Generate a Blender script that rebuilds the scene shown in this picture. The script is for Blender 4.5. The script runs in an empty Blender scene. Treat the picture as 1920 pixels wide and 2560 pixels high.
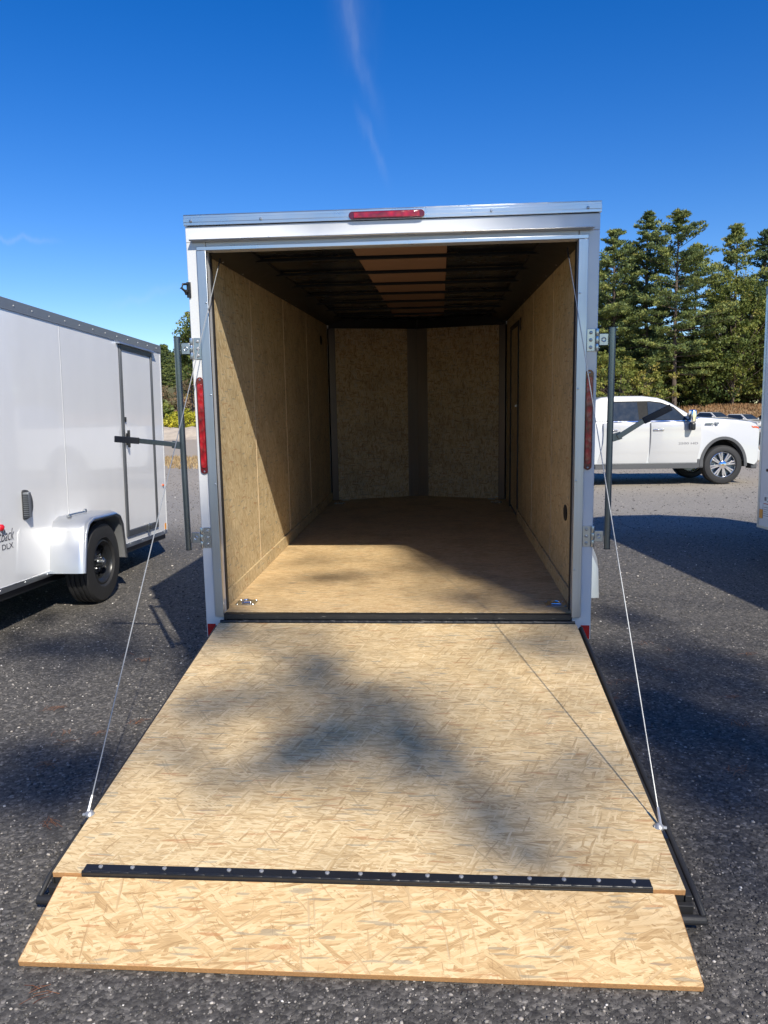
import bpy, bmesh, math, random
import numpy as np
from mathutils import Vector, Matrix
R = math.radians
scene = bpy.context.scene
col = scene.collection

# ------------------------------------------------------------------ camera
cam_data = bpy.data.cameras.new('camera')
cam = bpy.data.objects.new('camera', cam_data); col.objects.link(cam)
cam.matrix_world = Matrix(((0.997319, 0.006291, 0.072909, 0.25646),
                           (0.071611, 0.121308, -0.990028, -4.20177),
                           (-0.015073, 0.992595, 0.120533, 1.53225),
                           (0, 0, 0, 1)))
cam_data.sensor_fit = 'HORIZONTAL'; cam_data.sensor_width = 36.0
cam_data.lens = 1944.27 / 1920 * 36.0
cam_data.clip_start = 0.05; cam_data.clip_end = 3000
scene.camera = cam

# ------------------------------------------------------------------ light
SUN = Vector((0.3395, -0.6857, 0.6425)).normalized()      # towards the sun
ELEV = math.asin(SUN.z); AZ = math.atan2(SUN.x, SUN.y)
sl = bpy.data.lights.new('sun', 'SUN'); sl.energy = 5.0; sl.angle = R(0.53); sl.color = (1.0, 0.935, 0.81)
sun = bpy.data.objects.new('sun', sl); col.objects.link(sun)
sun.rotation_euler = (-SUN).to_track_quat('-Z', 'Y').to_euler(); sun.location = SUN * 60

world = bpy.data.worlds.new('World'); scene.world = world; world.use_nodes = True
nt = world.node_tree; nt.nodes.clear()
N = nt.nodes.new; L = nt.links.new
def wmath(op, a, b=None, c=None):
    n = N('ShaderNodeMath'); n.operation = op
    for i, v in enumerate((a, b, c)):
        if v is None: continue
        if isinstance(v, (int, float)): n.inputs[i].default_value = v
        else: L(v, n.inputs[i])
    return n.outputs[0]
sky = N('ShaderNodeTexSky'); sky.sky_type = 'NISHITA'; sky.sun_disc = False
sky.sun_elevation = ELEV; sky.sun_rotation = AZ; sky.altitude = 200
sky.air_density = 1.0; sky.dust_density = 0.05; sky.ozone_density = 3.0
hs = N('ShaderNodeHueSaturation'); hs.inputs['Saturation'].default_value = 1.42; hs.inputs['Value'].default_value = 1.32; hs.inputs['Hue'].default_value = 0.516
L(sky.outputs[0], hs.inputs['Color'])
tc = N('ShaderNodeTexCoord'); sp = N('ShaderNodeSeparateXYZ'); L(tc.outputs['Generated'], sp.inputs[0])
ys = wmath('MAXIMUM', sp.outputs[1], 0.05)
a = wmath('DIVIDE', sp.outputs[0], ys); b = wmath('DIVIDE', sp.outputs[2], ys)
cv = N('ShaderNodeCombineXYZ'); L(a, cv.inputs[0]); L(b, cv.inputs[1])
ns = N('ShaderNodeTexNoise'); ns.inputs['Scale'].default_value = 9; ns.inputs['Detail'].default_value = 6
mp = N('ShaderNodeMapping'); mp.inputs['Scale'].default_value = (4.0, 1.1, 1); mp.inputs['Rotation'].default_value = (0, 0, 0.25)
L(cv.outputs[0], mp.inputs[0]); L(mp.outputs[0], ns.inputs['Vector'])
def streak(x0, y0, x1, y1, w, amp, fade=0.04):
    dx, dy = x1 - x0, y1 - y0; ln = math.hypot(dx, dy); ux, uy = dx / ln, dy / ln
    da = wmath('SUBTRACT', a, x0); db = wmath('SUBTRACT', b, y0)
    al = wmath('ADD', wmath('MULTIPLY', da, ux), wmath('MULTIPLY', db, uy))
    ac = wmath('ADD', wmath('MULTIPLY', da, -uy), wmath('MULTIPLY', db, ux))
    ac = wmath('ADD', ac, wmath('MULTIPLY', wmath('SUBTRACT', ns.outputs[0], 0.5), 0.035))
    g = wmath('EXPONENT', wmath('MULTIPLY', wmath('POWER', wmath('ABSOLUTE', wmath('DIVIDE', ac, w)), 2.0), -1.0))
    def ss(v, lo, hi):
        m = N('ShaderNodeMapRange'); m.interpolation_type = 'SMOOTHSTEP'
        L(v, m.inputs['Value']); m.inputs['From Min'].default_value = lo; m.inputs['From Max'].default_value = hi
        return m.outputs[0]
    e = wmath('MULTIPLY', ss(al, -fade, fade), ss(wmath('SUBTRACT', ln, al), -fade, fade))
    return wmath('MULTIPLY', wmath('MULTIPLY', g, e), amp)
tot = streak(-.120, .54, -.079, .385, .008, .06, .07)
for s in ((-.095, .37, -.067, .298, .005, .055, .03), (-.108, .52, -.098, .44, .020, .05),
          (-.60, .236, -.50, .2335, .0035, .10, .03), (-.42, .150, -.33, .166, .006, .06, .03)):
    tot = wmath('ADD', tot, streak(*s))
ns2 = N('ShaderNodeTexNoise'); ns2.inputs['Scale'].default_value = 40; ns2.inputs['Detail'].default_value = 4
L(mp.outputs[0], ns2.inputs['Vector'])
tot = wmath('MULTIPLY', tot, wmath('ADD', 0.55, wmath('MULTIPLY', ns2.outputs[0], 0.9)))
tot = wmath('MULTIPLY', tot, wmath('GREATER_THAN', sp.outputs[1], 0.06))
mx = N('ShaderNodeMixRGB'); L(tot, mx.inputs[0]); L(hs.outputs[0], mx.inputs[1]); mx.inputs[2].default_value = (6.5, 7.0, 7.6, 1)
bg = N('ShaderNodeBackground'); bg.inputs['Strength'].default_value = 0.088
L(mx.outputs[0], bg.inputs['Color'])
wo = N('ShaderNodeOutputWorld'); L(bg.outputs[0], wo.inputs['Surface'])
vs = scene.view_settings; vs.view_transform = 'Standard'; vs.look = 'None'; vs.gamma = 1; vs.exposure = 0.36
scene.render.engine = 'CYCLES'

# ------------------------------------------------------------------ materials
class Mat:
    def __init__(s, name):
        s.m = bpy.data.materials.new(name); s.m.use_nodes = True
        s.t = s.m.node_tree; s.b = s.t.nodes['Principled BSDF']
    def n(s, kind, **kw):
        x = s.t.nodes.new(kind)
        for k, v in kw.items():
            if k in x.inputs.keys(): 
                if isinstance(v, bpy.types.NodeSocket): s.t.links.new(v, x.inputs[k])
                else: x.inputs[k].default_value = v
            else: setattr(x, k, v)
        return x
    def l(s, a, b): s.t.links.new(a, b)
    def math(s, op, a, b=None, c=None, clamp=False):
        x = s.t.nodes.new('ShaderNodeMath'); x.operation = op; x.use_clamp = clamp
        for i, v in enumerate((a, b, c)):
            if v is None: continue
            if isinstance(v, (int, float)): x.inputs[i].default_value = v
            else: s.l(v, x.inputs[i])
        return x.outputs[0]
    def mix(s, f, a, b):
        x = s.t.nodes.new('ShaderNodeMixRGB')
        for i, v in enumerate((f, a, b)):
            if isinstance(v, bpy.types.NodeSocket): s.l(v, x.inputs[i])
            elif isinstance(v, (int, float)): x.inputs[i].default_value = v if i == 0 else (v, v, v, 1)
            else: x.inputs[i].default_value = (*v, 1) if len(v) == 3 else v
        return x.outputs[0]
    def ramp(s, f, stops):
        x = s.t.nodes.new('ShaderNodeValToRGB'); e = x.color_ramp.elements
        while len(e) < len(stops): e.new(0.5)
        for k, (p, c) in enumerate(stops):
            e[k].position = p; e[k].color = (*c, 1)
        s.l(f, x.inputs[0]); return x.outputs[0]
    def bump(s, h, strength=0.3, dist=0.002):
        x = s.t.nodes.new('ShaderNodeBump'); x.inputs['Strength'].default_value = strength
        x.inputs['Distance'].default_value = dist; s.l(h, x.inputs['Height']); s.l(x.outputs[0], s.b.inputs['Normal'])
    def set(s, **kw):
        for k, v in kw.items():
            k = k.replace('_', ' ')
            i = s.b.inputs[k]
            if isinstance(v, bpy.types.NodeSocket): s.l(v, i)
            else: i.default_value = (*v, 1) if isinstance(v, tuple) and len(v) == 3 else v
        return s
    def obj(s, scale=(1, 1, 1), rot=(0, 0, 0), loc=(0, 0, 0), vec=None):
        v = vec if vec is not None else s.n('ShaderNodeTexCoord').outputs['Object']
        x = s.n('ShaderNodeMapping'); s.l(v, x.inputs[0])
        x.inputs['Scale'].default_value = scale; x.inputs['Rotation'].default_value = rot; x.inputs['Location'].default_value = loc
        return x.outputs[0]
    def noise(s, scale, detail=4, vec=None, rough=0.55):
        x = s.n('ShaderNodeTexNoise'); x.inputs['Scale'].default_value = scale; x.inputs['Detail'].default_value = detail
        x.inputs['Roughness'].default_value = rough
        s.l(vec if vec is not None else s.obj(), x.inputs['Vector']); return x.outputs[0]

def simple(name, color, rough=0.5, metal=0.0, var=0.08, nscale=6, bump=0.0, bscale=60, coat=0.0, spec=0.5):
    m = Mat(name)
    nz = m.noise(nscale, 5)
    lo = tuple(c * (1 - var) for c in color); hi = tuple(min(1, c * (1 + var)) for c in color)
    m.set(Base_Color=m.mix(nz, lo, hi), Metallic=metal, Coat_Weight=coat, Specular_IOR_Level=spec)
    m.set(Roughness=m.math('ADD', rough - 0.06, m.math('MULTIPLY', m.noise(nscale * 2.3, 4), 0.12)))
    if coat: m.set(Coat_Roughness=0.06)
    if bump: m.bump(m.noise(bscale, 4), bump, 0.002)
    return m.m

def osb(name, plane, along=0.0, spread=1.0, seed=0, warm=1.0, length=0.085, width=0.011, base=1.0, contrast=1.0, gs=1.0):
    """oriented strand board: five layers of long flakes laid over one another"""
    m = Mat(name)
    o = m.n('ShaderNodeTexCoord').outputs['Object']
    sx = m.n('ShaderNodeSeparateXYZ'); m.l(o, sx.inputs[0])
    ax = {'XY': (0, 1), 'YZ': (1, 2), 'XZ': (0, 2)}[plane]
    cb = m.n('ShaderNodeCombineXYZ'); m.l(sx.outputs[ax[0]], cb.inputs[0]); m.l(sx.outputs[ax[1]], cb.inputs[1])
    uv = cb.outputs[0]
    wn = m.n('ShaderNodeTexNoise'); wn.noise_dimensions = '2D'; wn.inputs['Scale'].default_value = 14; wn.inputs['Detail'].default_value = 3
    m.l(uv, wn.inputs['Vector'])
    va = m.n('ShaderNodeVectorMath', operation='SUBTRACT'); m.l(wn.outputs['Color'], va.inputs[0]); va.inputs[1].default_value = (.5, .5, .5)
    vb = m.n('ShaderNodeVectorMath', operation='SCALE'); m.l(va.outputs[0], vb.inputs[0]); vb.inputs['Scale'].default_value = 0.009
    vc = m.n('ShaderNodeVectorMath', operation='ADD'); m.l(uv, vc.inputs[0]); m.l(vb.outputs[0], vc.inputs[1])
    uvw = vc.outputs[0]
    tone = None; hgt = None
    angs = [0.0, 0.33, -0.27, 0.80, -0.70, 0.12, -0.12, 1.5]
    for i, an in enumerate(angs):
        k = (1.35, 1.0, .8, 1.1, .7, 1.2, .6, .9)[i]
        mp_ = m.obj(scale=(1 / (length * k), 1 / (width * k * (1.3 if i == 0 else 1)), 1), rot=(0, 0, 0), vec=None) if False else None
        rot = m.n('ShaderNodeVectorRotate', rotation_type='Z_AXIS'); m.l(uvw, rot.inputs['Vector'])
        rot.inputs['Angle'].default_value = -(along + an * spread)
        sc = m.n('ShaderNodeMapping'); m.l(rot.outputs[0], sc.inputs[0])
        sc.inputs['Scale'].default_value = (1 / (length * k), 1 / (width * k), 1)
        sc.inputs['Location'].default_value = (seed * 3.7 + i * 11.3, seed * 1.9 + i * 5.1, 0)
        v = m.n('ShaderNodeTexVoronoi', voronoi_dimensions='2D', feature='F1'); m.l(sc.outputs[0], v.inputs['Vector'])
        v.inputs['Scale'].default_value = 1.0; v.inputs['Randomness'].default_value = 1.0
        s3 = m.n('ShaderNodeSeparateColor'); m.l(v.outputs['Color'], s3.inputs[0])
        gr = m.n('ShaderNodeTexNoise'); gr.noise_dimensions = '2D'; gr.inputs['Scale'].default_value = 1.0; gr.inputs['Detail'].default_value = 3
        gm = m.n('ShaderNodeMapping'); m.l(rot.outputs[0], gm.inputs[0]); gm.inputs['Scale'].default_value = (14, 420, 1)
        gm.inputs['Location'].default_value = (i * 7.7, i * 3.3, 0); m.l(gm.outputs[0], gr.inputs['Vector'])
        val = m.math('ADD', m.math('ADD', .05 + (1 - contrast) * .30, m.math('MULTIPLY', s3.outputs[0], 0.55 * contrast)), m.math('MULTIPLY', gr.outputs[0], 0.50 * (.4 + .6 * contrast)))
        if tone is None: tone = val; hgt = s3.outputs[1]
        else:
            pres = m.math('GREATER_THAN', s3.outputs[1], (.5, .5, .5, .72, .72, .55, .6, .85)[i])
            mx_ = m.n('ShaderNodeMix', data_type='FLOAT'); m.l(pres, mx_.inputs[0]); m.l(tone, mx_.inputs[2]); m.l(val, mx_.inputs[3])
            tone = mx_.outputs[0]
            mh = m.n('ShaderNodeMix', data_type='FLOAT'); m.l(pres, mh.inputs[0]); m.l(hgt, mh.inputs[2]); m.l(s3.outputs[2], mh.inputs[3])
            hgt = mh.outputs[0]
    b_ = base
    w = warm
    def c(r, g, bl): return (r * b_ * w, g * b_ * gs, bl * b_ * .88 / w ** 1.5)
    rgb = m.ramp(tone, [(0.12, c(.20, .135, .075)), (0.24, c(.36, .24, .125)), (0.36, c(.50, .35, .19)), (0.48, c(.60, .44, .255)),
                        (0.62, c(.67, .51, .31)), (0.80, c(.74, .59, .385)), (0.95, c(.55, .47, .35))])
    # thin dark slivers lying every way
    for j, (aj, th_, ln_, wd_) in enumerate(((along + .1, .92, .038, .0034), (along + .9 * spread, .965, .046, .0032), (along - .8 * spread, .96, .040, .0034), (along - .25, .92, .026, .0026), (along + .35, .95, .13, .009), (along - 1.2 * spread, .965, .15, .010), (along + 1.3 * spread, .97, .14, .009))):
        rj = m.n('ShaderNodeVectorRotate', rotation_type='Z_AXIS'); m.l(uvw, rj.inputs['Vector']); rj.inputs['Angle'].default_value = -aj
        mj = m.n('ShaderNodeMapping'); m.l(rj.outputs[0], mj.inputs[0]); mj.inputs['Scale'].default_value = (1 / ln_, 1 / wd_, 1); mj.inputs['Location'].default_value = (j * 9.1 + seed, j * 4.3, 0)
        vj = m.n('ShaderNodeTexVoronoi', voronoi_dimensions='2D'); m.l(mj.outputs[0], vj.inputs['Vector']); vj.inputs['Scale'].default_value = 1
        sj = m.n('ShaderNodeSeparateColor'); m.l(vj.outputs['Color'], sj.inputs[0])
        on = m.math('MULTIPLY', m.math('GREATER_THAN', sj.outputs[0], th_), m.math('LESS_THAN', vj.outputs['Distance'], .42))
        if j < 4: rgb = m.mix(m.math('MULTIPLY', on, m.math('ADD', .12, m.math('MULTIPLY', sj.outputs[1], .42))), rgb, c(.27, .17, .09))
        else:
            gj = m.n('ShaderNodeTexNoise'); gj.noise_dimensions = '2D'; gj.inputs['Scale'].default_value = 1; gj.inputs['Detail'].default_value = 2
            gm2 = m.n('ShaderNodeMapping'); m.l(rj.outputs[0], gm2.inputs[0]); gm2.inputs['Scale'].default_value = (5, 480, 1); m.l(gm2.outputs[0], gj.inputs['Vector'])
            stripe = m.ramp(gj.outputs[0], [(.38, c(.36, .24, .125)), (.55, c(.60, .45, .27)), (.7, c(.44, .37, .27))])
            rgb = m.mix(m.math('MULTIPLY', on, .72), rgb, stripe)
    # scattered grey-weathered and reddish flakes
    mpw = m.n('ShaderNodeMapping'); m.l(uvw, mpw.inputs[0]); mpw.inputs['Rotation'].default_value = (0, 0, along + .25)
    mpw.inputs['Scale'].default_value = (17, 130, 1); mpw.inputs['Location'].default_value = (seed, seed * 2.2, 0)
    vr = m.n('ShaderNodeTexVoronoi', voronoi_dimensions='2D'); m.l(mpw.outputs[0], vr.inputs['Vector']); vr.inputs['Scale'].default_value = 1
    s4 = m.n('ShaderNodeSeparateColor'); m.l(vr.outputs['Color'], s4.inputs[0])
    rgb = m.mix(m.math('MULTIPLY', m.math('GREATER_THAN', s4.outputs[0], 0.978), 0.55), rgb, c(.42, .20, .09))
    rgb = m.mix(m.math('MULTIPLY', m.math('GREATER_THAN', s4.outputs[1], 0.965), 0.6), rgb, c(.30, .28, .23))
    big = m.n('ShaderNodeTexNoise'); big.noise_dimensions = '2D'; m.l(uv, big.inputs['Vector']); big.inputs['Scale'].default_value = 3.2; big.inputs['Detail'].default_value = 4
    bg2 = m.ramp(big.outputs[0], [(.35, (.62, .62, .62)), (.5, (1, 1, 1)), (.68, (1.0, 1.0, 1.0))])
    mm = m.n('ShaderNodeMixRGB', blend_type='MULTIPLY'); mm.inputs[0].default_value = .38; m.l(rgb, mm.inputs[1]); m.l(bg2, mm.inputs[2]); rgb = mm.outputs[0]
    m.set(Base_Color=rgb, Roughness=0.62, Specular_IOR_Level=0.35)
    m.bump(m.math('ADD', m.math('MULTIPLY', hgt, 0.6), m.math('MULTIPLY', tone, 0.4)), 0.35, 0.0012)
    return m.m

M = {}
M['osb_ramp'] = osb('osb_ramp', 'XY', 0.0, 0.8, 1, length=.070, width=.0082, base=1.0, warm=.995, contrast=.85, gs=.98)
M['osb_flap'] = osb('osb_flap', 'XY', 0.35, 1.45, 2, length=.085, width=.0125, warm=1.04, base=.95, contrast=.84, gs=.97)
M['osb_floor'] = osb('osb_floor', 'XY', 0.0, 0.35, 3, length=.05, width=.0055, base=.94, warm=1.02, contrast=.9, gs=.97)
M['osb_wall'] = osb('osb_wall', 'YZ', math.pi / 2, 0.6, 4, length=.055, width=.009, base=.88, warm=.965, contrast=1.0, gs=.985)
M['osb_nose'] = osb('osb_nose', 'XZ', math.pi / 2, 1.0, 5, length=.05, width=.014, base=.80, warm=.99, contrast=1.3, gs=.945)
M['osb_edge'] = simple('osb_edge', (.42, .22, .085), .8, var=.4, nscale=120, bump=.5, bscale=300)
M['batten'] = simple('pale_batten', (.52, .40, .25), .6, var=.1)
M['luan'] = simple('brown_fibreboard', (.23, .13, .08), .65, var=.12, nscale=9)
M['white'] = simple('white_sheet_metal', (.60, .605, .61), .20, var=.02, nscale=2, coat=.6, bump=.02, bscale=1.6)
M['shell'] = Mat('white_skin').m
def sheet(name, color, rough=.2, wav=.35):
    m = Mat(name)
    m.set(Base_Color=m.mix(m.noise(1.2, 4), tuple(c * .97 for c in color), color), Roughness=rough, Coat_Weight=.7, Coat_Roughness=.04)
    m.bump(m.noise(1.7, 2, vec=m.obj(scale=(1, 1, .55))), wav, .02)
    return m.m
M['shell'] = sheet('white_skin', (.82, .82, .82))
M['shaded_shell'] = sheet('shaded_skin', (.66, .68, .70), .3)  # greyer copy of the white skin, the right trailer's shade put into its colour
def metal(name, color, rough, streak=(1, 1, 1), amt=.15, bmp=.1, metallic=1.0):
    m = Mat(name); v = m.obj(scale=streak)
    nz = m.noise(9, 5, vec=v); n2 = m.noise(3.1, 5)
    m.set(Base_Color=m.mix(nz, tuple(c * (1 - amt) for c in color), color), Metallic=metallic)
    m.set(Roughness=m.math('ADD', rough, m.math('MULTIPLY', m.math('SUBTRACT', n2, .5), .35)))
    m.bump(nz, bmp, .001); return m.m
M['alum'] = metal('aluminium_trim', (.74, .76, .78), .34, (1, 1, 1))
M['alum_x'] = metal('aluminium_trim_along', (.72, .74, .76), .30, (.15, 8, 8), .25, .2)
M['alum_z'] = metal('aluminium_post', (.62, .65, .69), .36, (8, 8, .15), .25, .2)
M['galv'] = metal('galvanised_steel', (.60, .63, .65), .30, (3, 3, 3), .35, .15)
M['cable'] = simple('wire_rope', (.36, .37, .37), .45, metal=.35, var=.25, nscale=90)
M['fender_metal'] = metal('bright_fender_metal', (.56, .575, .59), .33, (1, 1, 1), .04, .05, .75)
M['galv_dark'] = metal('dark_galvanised_tube', (.20, .23, .25), .28, (6, 6, .4), .3, .1)
M['corner_steel'] = metal('corner_steel', (.15, .13, .12), .4, (12, 12, .2), .3, .15)
M['bolt'] = simple('zinc_bolt', (.40, .40, .40), .35, metal=.55, var=.2)
M['chrome'] = metal('chrome', (.88, .88, .90), .08, (1, 1, 1), .03, .0)
M['steel_dark'] = simple('dark_painted_steel', (.011, .010, .010), .42, var=.25, spec=.35)
M['stainless'] = metal('brushed_stainless', (.36, .32, .29), .40, (12, 12, .2), .3, .15)
M['roof_under'] = metal('dark_roof_underside', (.014, .017, .028), .25, (1.2, 4, 1), .5, .5, .6)
M['bow'] = simple('black_roof_bow', (.005, .006, .008), .5, var=.2, spec=.25)
M['black'] = simple('black_paint', (.014, .015, .017), .32, var=.25, bump=.1, bscale=80)
bw = Mat('worn_black_steel'); bw.set(Base_Color=bw.ramp(bw.noise(22, 6, vec=bw.obj(scale=(.5, 3, 3)), rough=.7), [(0, (.012, .012, .013)), (.60, (.018, .018, .018)), (.72, (.20, .19, .17))]), Roughness=.45); M['black_worn'] = bw.m
M['rubber'] = simple('black_rubber', (.018, .018, .019), .62, var=.3, nscale=20, bump=.2, bscale=150)
M['grip'] = simple('black_grip', (.02, .02, .022), .7, var=.2, bump=.3, bscale=200)
M['reflector'] = simple('red_reflector', (.42, .012, .012), .25, var=.12, nscale=60, coat=.6)
M['amber'] = simple('amber_reflector', (.75, .30, .02), .25, var=.1, coat=.5)
M['frame_grey'] = simple('dark_door_frame', (.11, .118, .13), .3, var=.06, metal=.5)
M['trim_grey'] = simple('grey_roof_trim', (.20, .215, .235), .35, var=.06, metal=.3)
M['white_plain'] = simple('white_decal', (.75, .75, .74), .4, var=.03)
M['dark_text'] = simple('dark_lettering', (.03, .03, .05), .4, var=.1)
M['grey_text'] = simple('grey_lettering', (.18, .18, .19), .35, var=.1)
M['red_plastic'] = simple('red_lamp_plastic', (.55, .01, .02), .2, var=.1, coat=.8)
def lens(name, s=(1, 1, 1)):
    m = Mat(name)
    v = m.n('ShaderNodeTexVoronoi'); m.l(m.obj(scale=s), v.inputs['Vector']); v.inputs['Scale'].default_value = 1
    m.set(Base_Color=m.ramp(v.outputs['Distance'], [(0, (.46, .006, .014)), (.6, (.24, .003, .008)), (1, (.09, .001, .003))]), Roughness=.18, Coat_Weight=1.0, Coat_Roughness=.05)
    m.bump(v.outputs['Distance'], .5, .006); return m.m
M['lens_v'] = lens('red_lens', (40, 40, 26)); M['lens_h'] = lens('red_lens_bar', (30, 30, 30))
M['lens_dark'] = simple('dark_red_bezel', (.10, .004, .008), .2, var=.2, coat=.8)

def ground_mat():
    m = Mat('asphalt_millings')
    o = m.n('ShaderNodeTexCoord').outputs['Object']
    sp_ = m.n('ShaderNodeSeparateXYZ'); m.l(o, sp_.inputs[0])
    big = m.noise(.35, 5, vec=o); med = m.noise(2.2, 5, vec=o); fin = m.noise(55, 6, vec=o, rough=.7)
    v = m.n('ShaderNodeTexVoronoi'); m.l(o, v.inputs['Vector']); v.inputs['Scale'].default_value = 85
    v2 = m.n('ShaderNodeTexVoronoi'); m.l(o, v2.inputs['Vector']); v2.inputs['Scale'].default_value = 52
    s3 = m.n('ShaderNodeSeparateColor'); m.l(v.outputs['Color'], s3.inputs[0])
    s4 = m.n('ShaderNodeSeparateColor'); m.l(v2.outputs['Color'], s4.inputs[0])
    dark = m.ramp(s3.outputs[0], [(0, (.036, .035, .034)), (.4, (.095, .090, .084)), (.75, (.20, .190, .176)), (.92, (.32, .30, .27)), (1, (.66, .62, .56))])
    d2 = m.ramp(s4.outputs[1], [(0, (.055, .051, .047)), (.5, (.115, .107, .097)), (.85, (.21, .195, .175)), (1, (.42, .39, .35))])
    near = m.mix(.45, dark, d2)
    near = m.mix(m.math('MULTIPLY', fin, .15), near, (.088, .084, .080))
    near = m.mix(m.math('MULTIPLY', med, .32), near, (.115, .107, .098))
    # paler, dustier gravel further out, then tan dirt
    yy = m.math('ADD', sp_.outputs[1], m.math('MULTIPLY', m.math('SUBTRACT', big, .5), 5.0))
    def rng(lo, hi):
        x = m.n('ShaderNodeMapRange'); x.interpolation_type = 'SMOOTHSTEP'; m.l(yy, x.inputs[0]); x.inputs[1].default_value = lo; x.inputs[2].default_value = hi
        return x.outputs[0]
    pale = m.mix(.62, near, m.mix(s3.outputs[1], (.22, .20, .17), (.46, .42, .36)))
    tan = m.mix(m.noise(4, 6, vec=o), (.30, .25, .19), (.42, .36, .28))
    dk = m.n('ShaderNodeMixRGB', blend_type='MULTIPLY'); dk.inputs[0].default_value = 1; m.l(near, dk.inputs[1]); dk.inputs[2].default_value = (.62, .61, .60, 1)
    c1 = m.mix(m.math('MULTIPLY', rng(4.5, 9.0), .9), dk.outputs[0], pale)
    c2 = m.mix(m.math('MULTIPLY', rng(10, 13.5), .65), c1, m.mix(.35, tan, pale))
    c3 = m.mix(rng(24, 30), c2, tan)
    m.set(Base_Color=c3, Roughness=.78, Specular_IOR_Level=.4)
    h = m.math('ADD', m.math('MULTIPLY', v.outputs['Distance'], -.5), m.math('ADD', m.math('MULTIPLY', v2.outputs['Distance'], -.8), m.math('MULTIPLY', fin, .7)))
    m.bump(h, .6, .008); return m.m
M['ground'] = ground_mat()
def tone_mat(name, stops, rough=.7, attr='tone', trans=0.0, spec=.3):
    m = Mat(name); at = m.n('ShaderNodeAttribute', attribute_name=attr)
    c = m.ramp(at.outputs['Fac'], stops); m.set(Base_Color=c, Roughness=rough, Specular_IOR_Level=spec)
    if trans:
        tr = m.n('ShaderNodeBsdfTranslucent'); m.l(c, tr.inputs[0]); mx_ = m.n('ShaderNodeMixShader'); mx_.inputs[0].default_value = trans
        m.l(m.b.outputs[0], mx_.inputs[1]); m.l(tr.outputs[0], mx_.inputs[2]); m.l(mx_.outputs[0], m.t.nodes['Material Output'].inputs['Surface'])
    return m.m
M['stones'] = tone_mat('loose_stone', [(0, (.045, .043, .042)), (.35, (.10, .094, .087)), (.6, (.22, .20, .18)), (.8, (.42, .38, .33)), (1, (.78, .76, .72))], .7)
M['needle_litter'] = tone_mat('fallen_needles', [(0, (.16, .055, .022)), (1, (.34, .15, .06))], .7)
M['pine'] = tone_mat('pine_needles', [(0, (.045, .08, .045)), (.4, (.12, .165, .06)), (.75, (.23, .26, .07)), (1, (.34, .33, .09))], .6, trans=.25)
M['leaf'] = tone_mat('broad_leaves', [(0, (.045, .075, .022)), (.5, (.14, .175, .042)), (.85, (.25, .26, .055)), (1, (.32, .27, .07))], .55, trans=.3)
M['brush'] = tone_mat('autumn_brush', [(0, (.06, .075, .03)), (.35, (.16, .13, .07)), (.7, (.25, .17, .10)), (.9, (.30, .14, .08)), (1, (.22, .2, .05))], .7, trans=.2)
M['yellow_leaf'] = tone_mat('yellow_leaves', [(0, (.14, .18, .03)), (.5, (.42, .40, .04)), (1, (.62, .54, .05))], .55, trans=.3)
M['dry_grass'] = tone_mat('dry_grass', [(0, (.24, .15, .07)), (.5, (.40, .28, .14)), (1, (.52, .40, .22))], .8, trans=.2)
M['red_grass'] = tone_mat('red_brown_grass', [(0, (.15, .12, .05)), (.4, (.28, .16, .075)), (.8, (.38, .22, .11)), (1, (.42, .30, .16))], .8, trans=.2)
M['bark'] = simple('bark', (.10, .075, .06), .9, var=.4, nscale=12, bump=.6, bscale=20)
M['dirt'] = simple('gravel_bank_dirt', (.40, .34, .27), .9, var=.3, nscale=3, bump=.8, bscale=12)
M['bank'] = simple('bank_soil', (.24, .16, .09), .9, var=.35, nscale=1.5, bump=.6, bscale=6)
M['hill'] = simple('hillside', (.10, .10, .045), .95, var=.5, nscale=.2, bump=.5, bscale=1)
M['truck_paint'] = simple('white_truck_paint', (.50, .50, .49), .22, var=.015, nscale=1.5, coat=1.0)
M['car_glass'] = simple('dark_car_glass', (.018, .028, .045), .09, var=.3, nscale=3, spec=.3)
M['flare'] = simple('grey_plastic', (.075, .077, .08), .5, var=.1)
M['underbody'] = simple('underbody_black', (.008, .008, .008), .8, var=.2)
M['headlight'] = simple('headlight', (.62, .10, .03), .15, var=.3, nscale=20, coat=1)
M['gold'] = metal('gold_badge', (.75, .48, .16), .25, (1, 1, 1), .1, 0)
M['dark_car'] = simple('dark_car_paint', (.015, .017, .02), .25, var=.1, coat=1)

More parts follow.
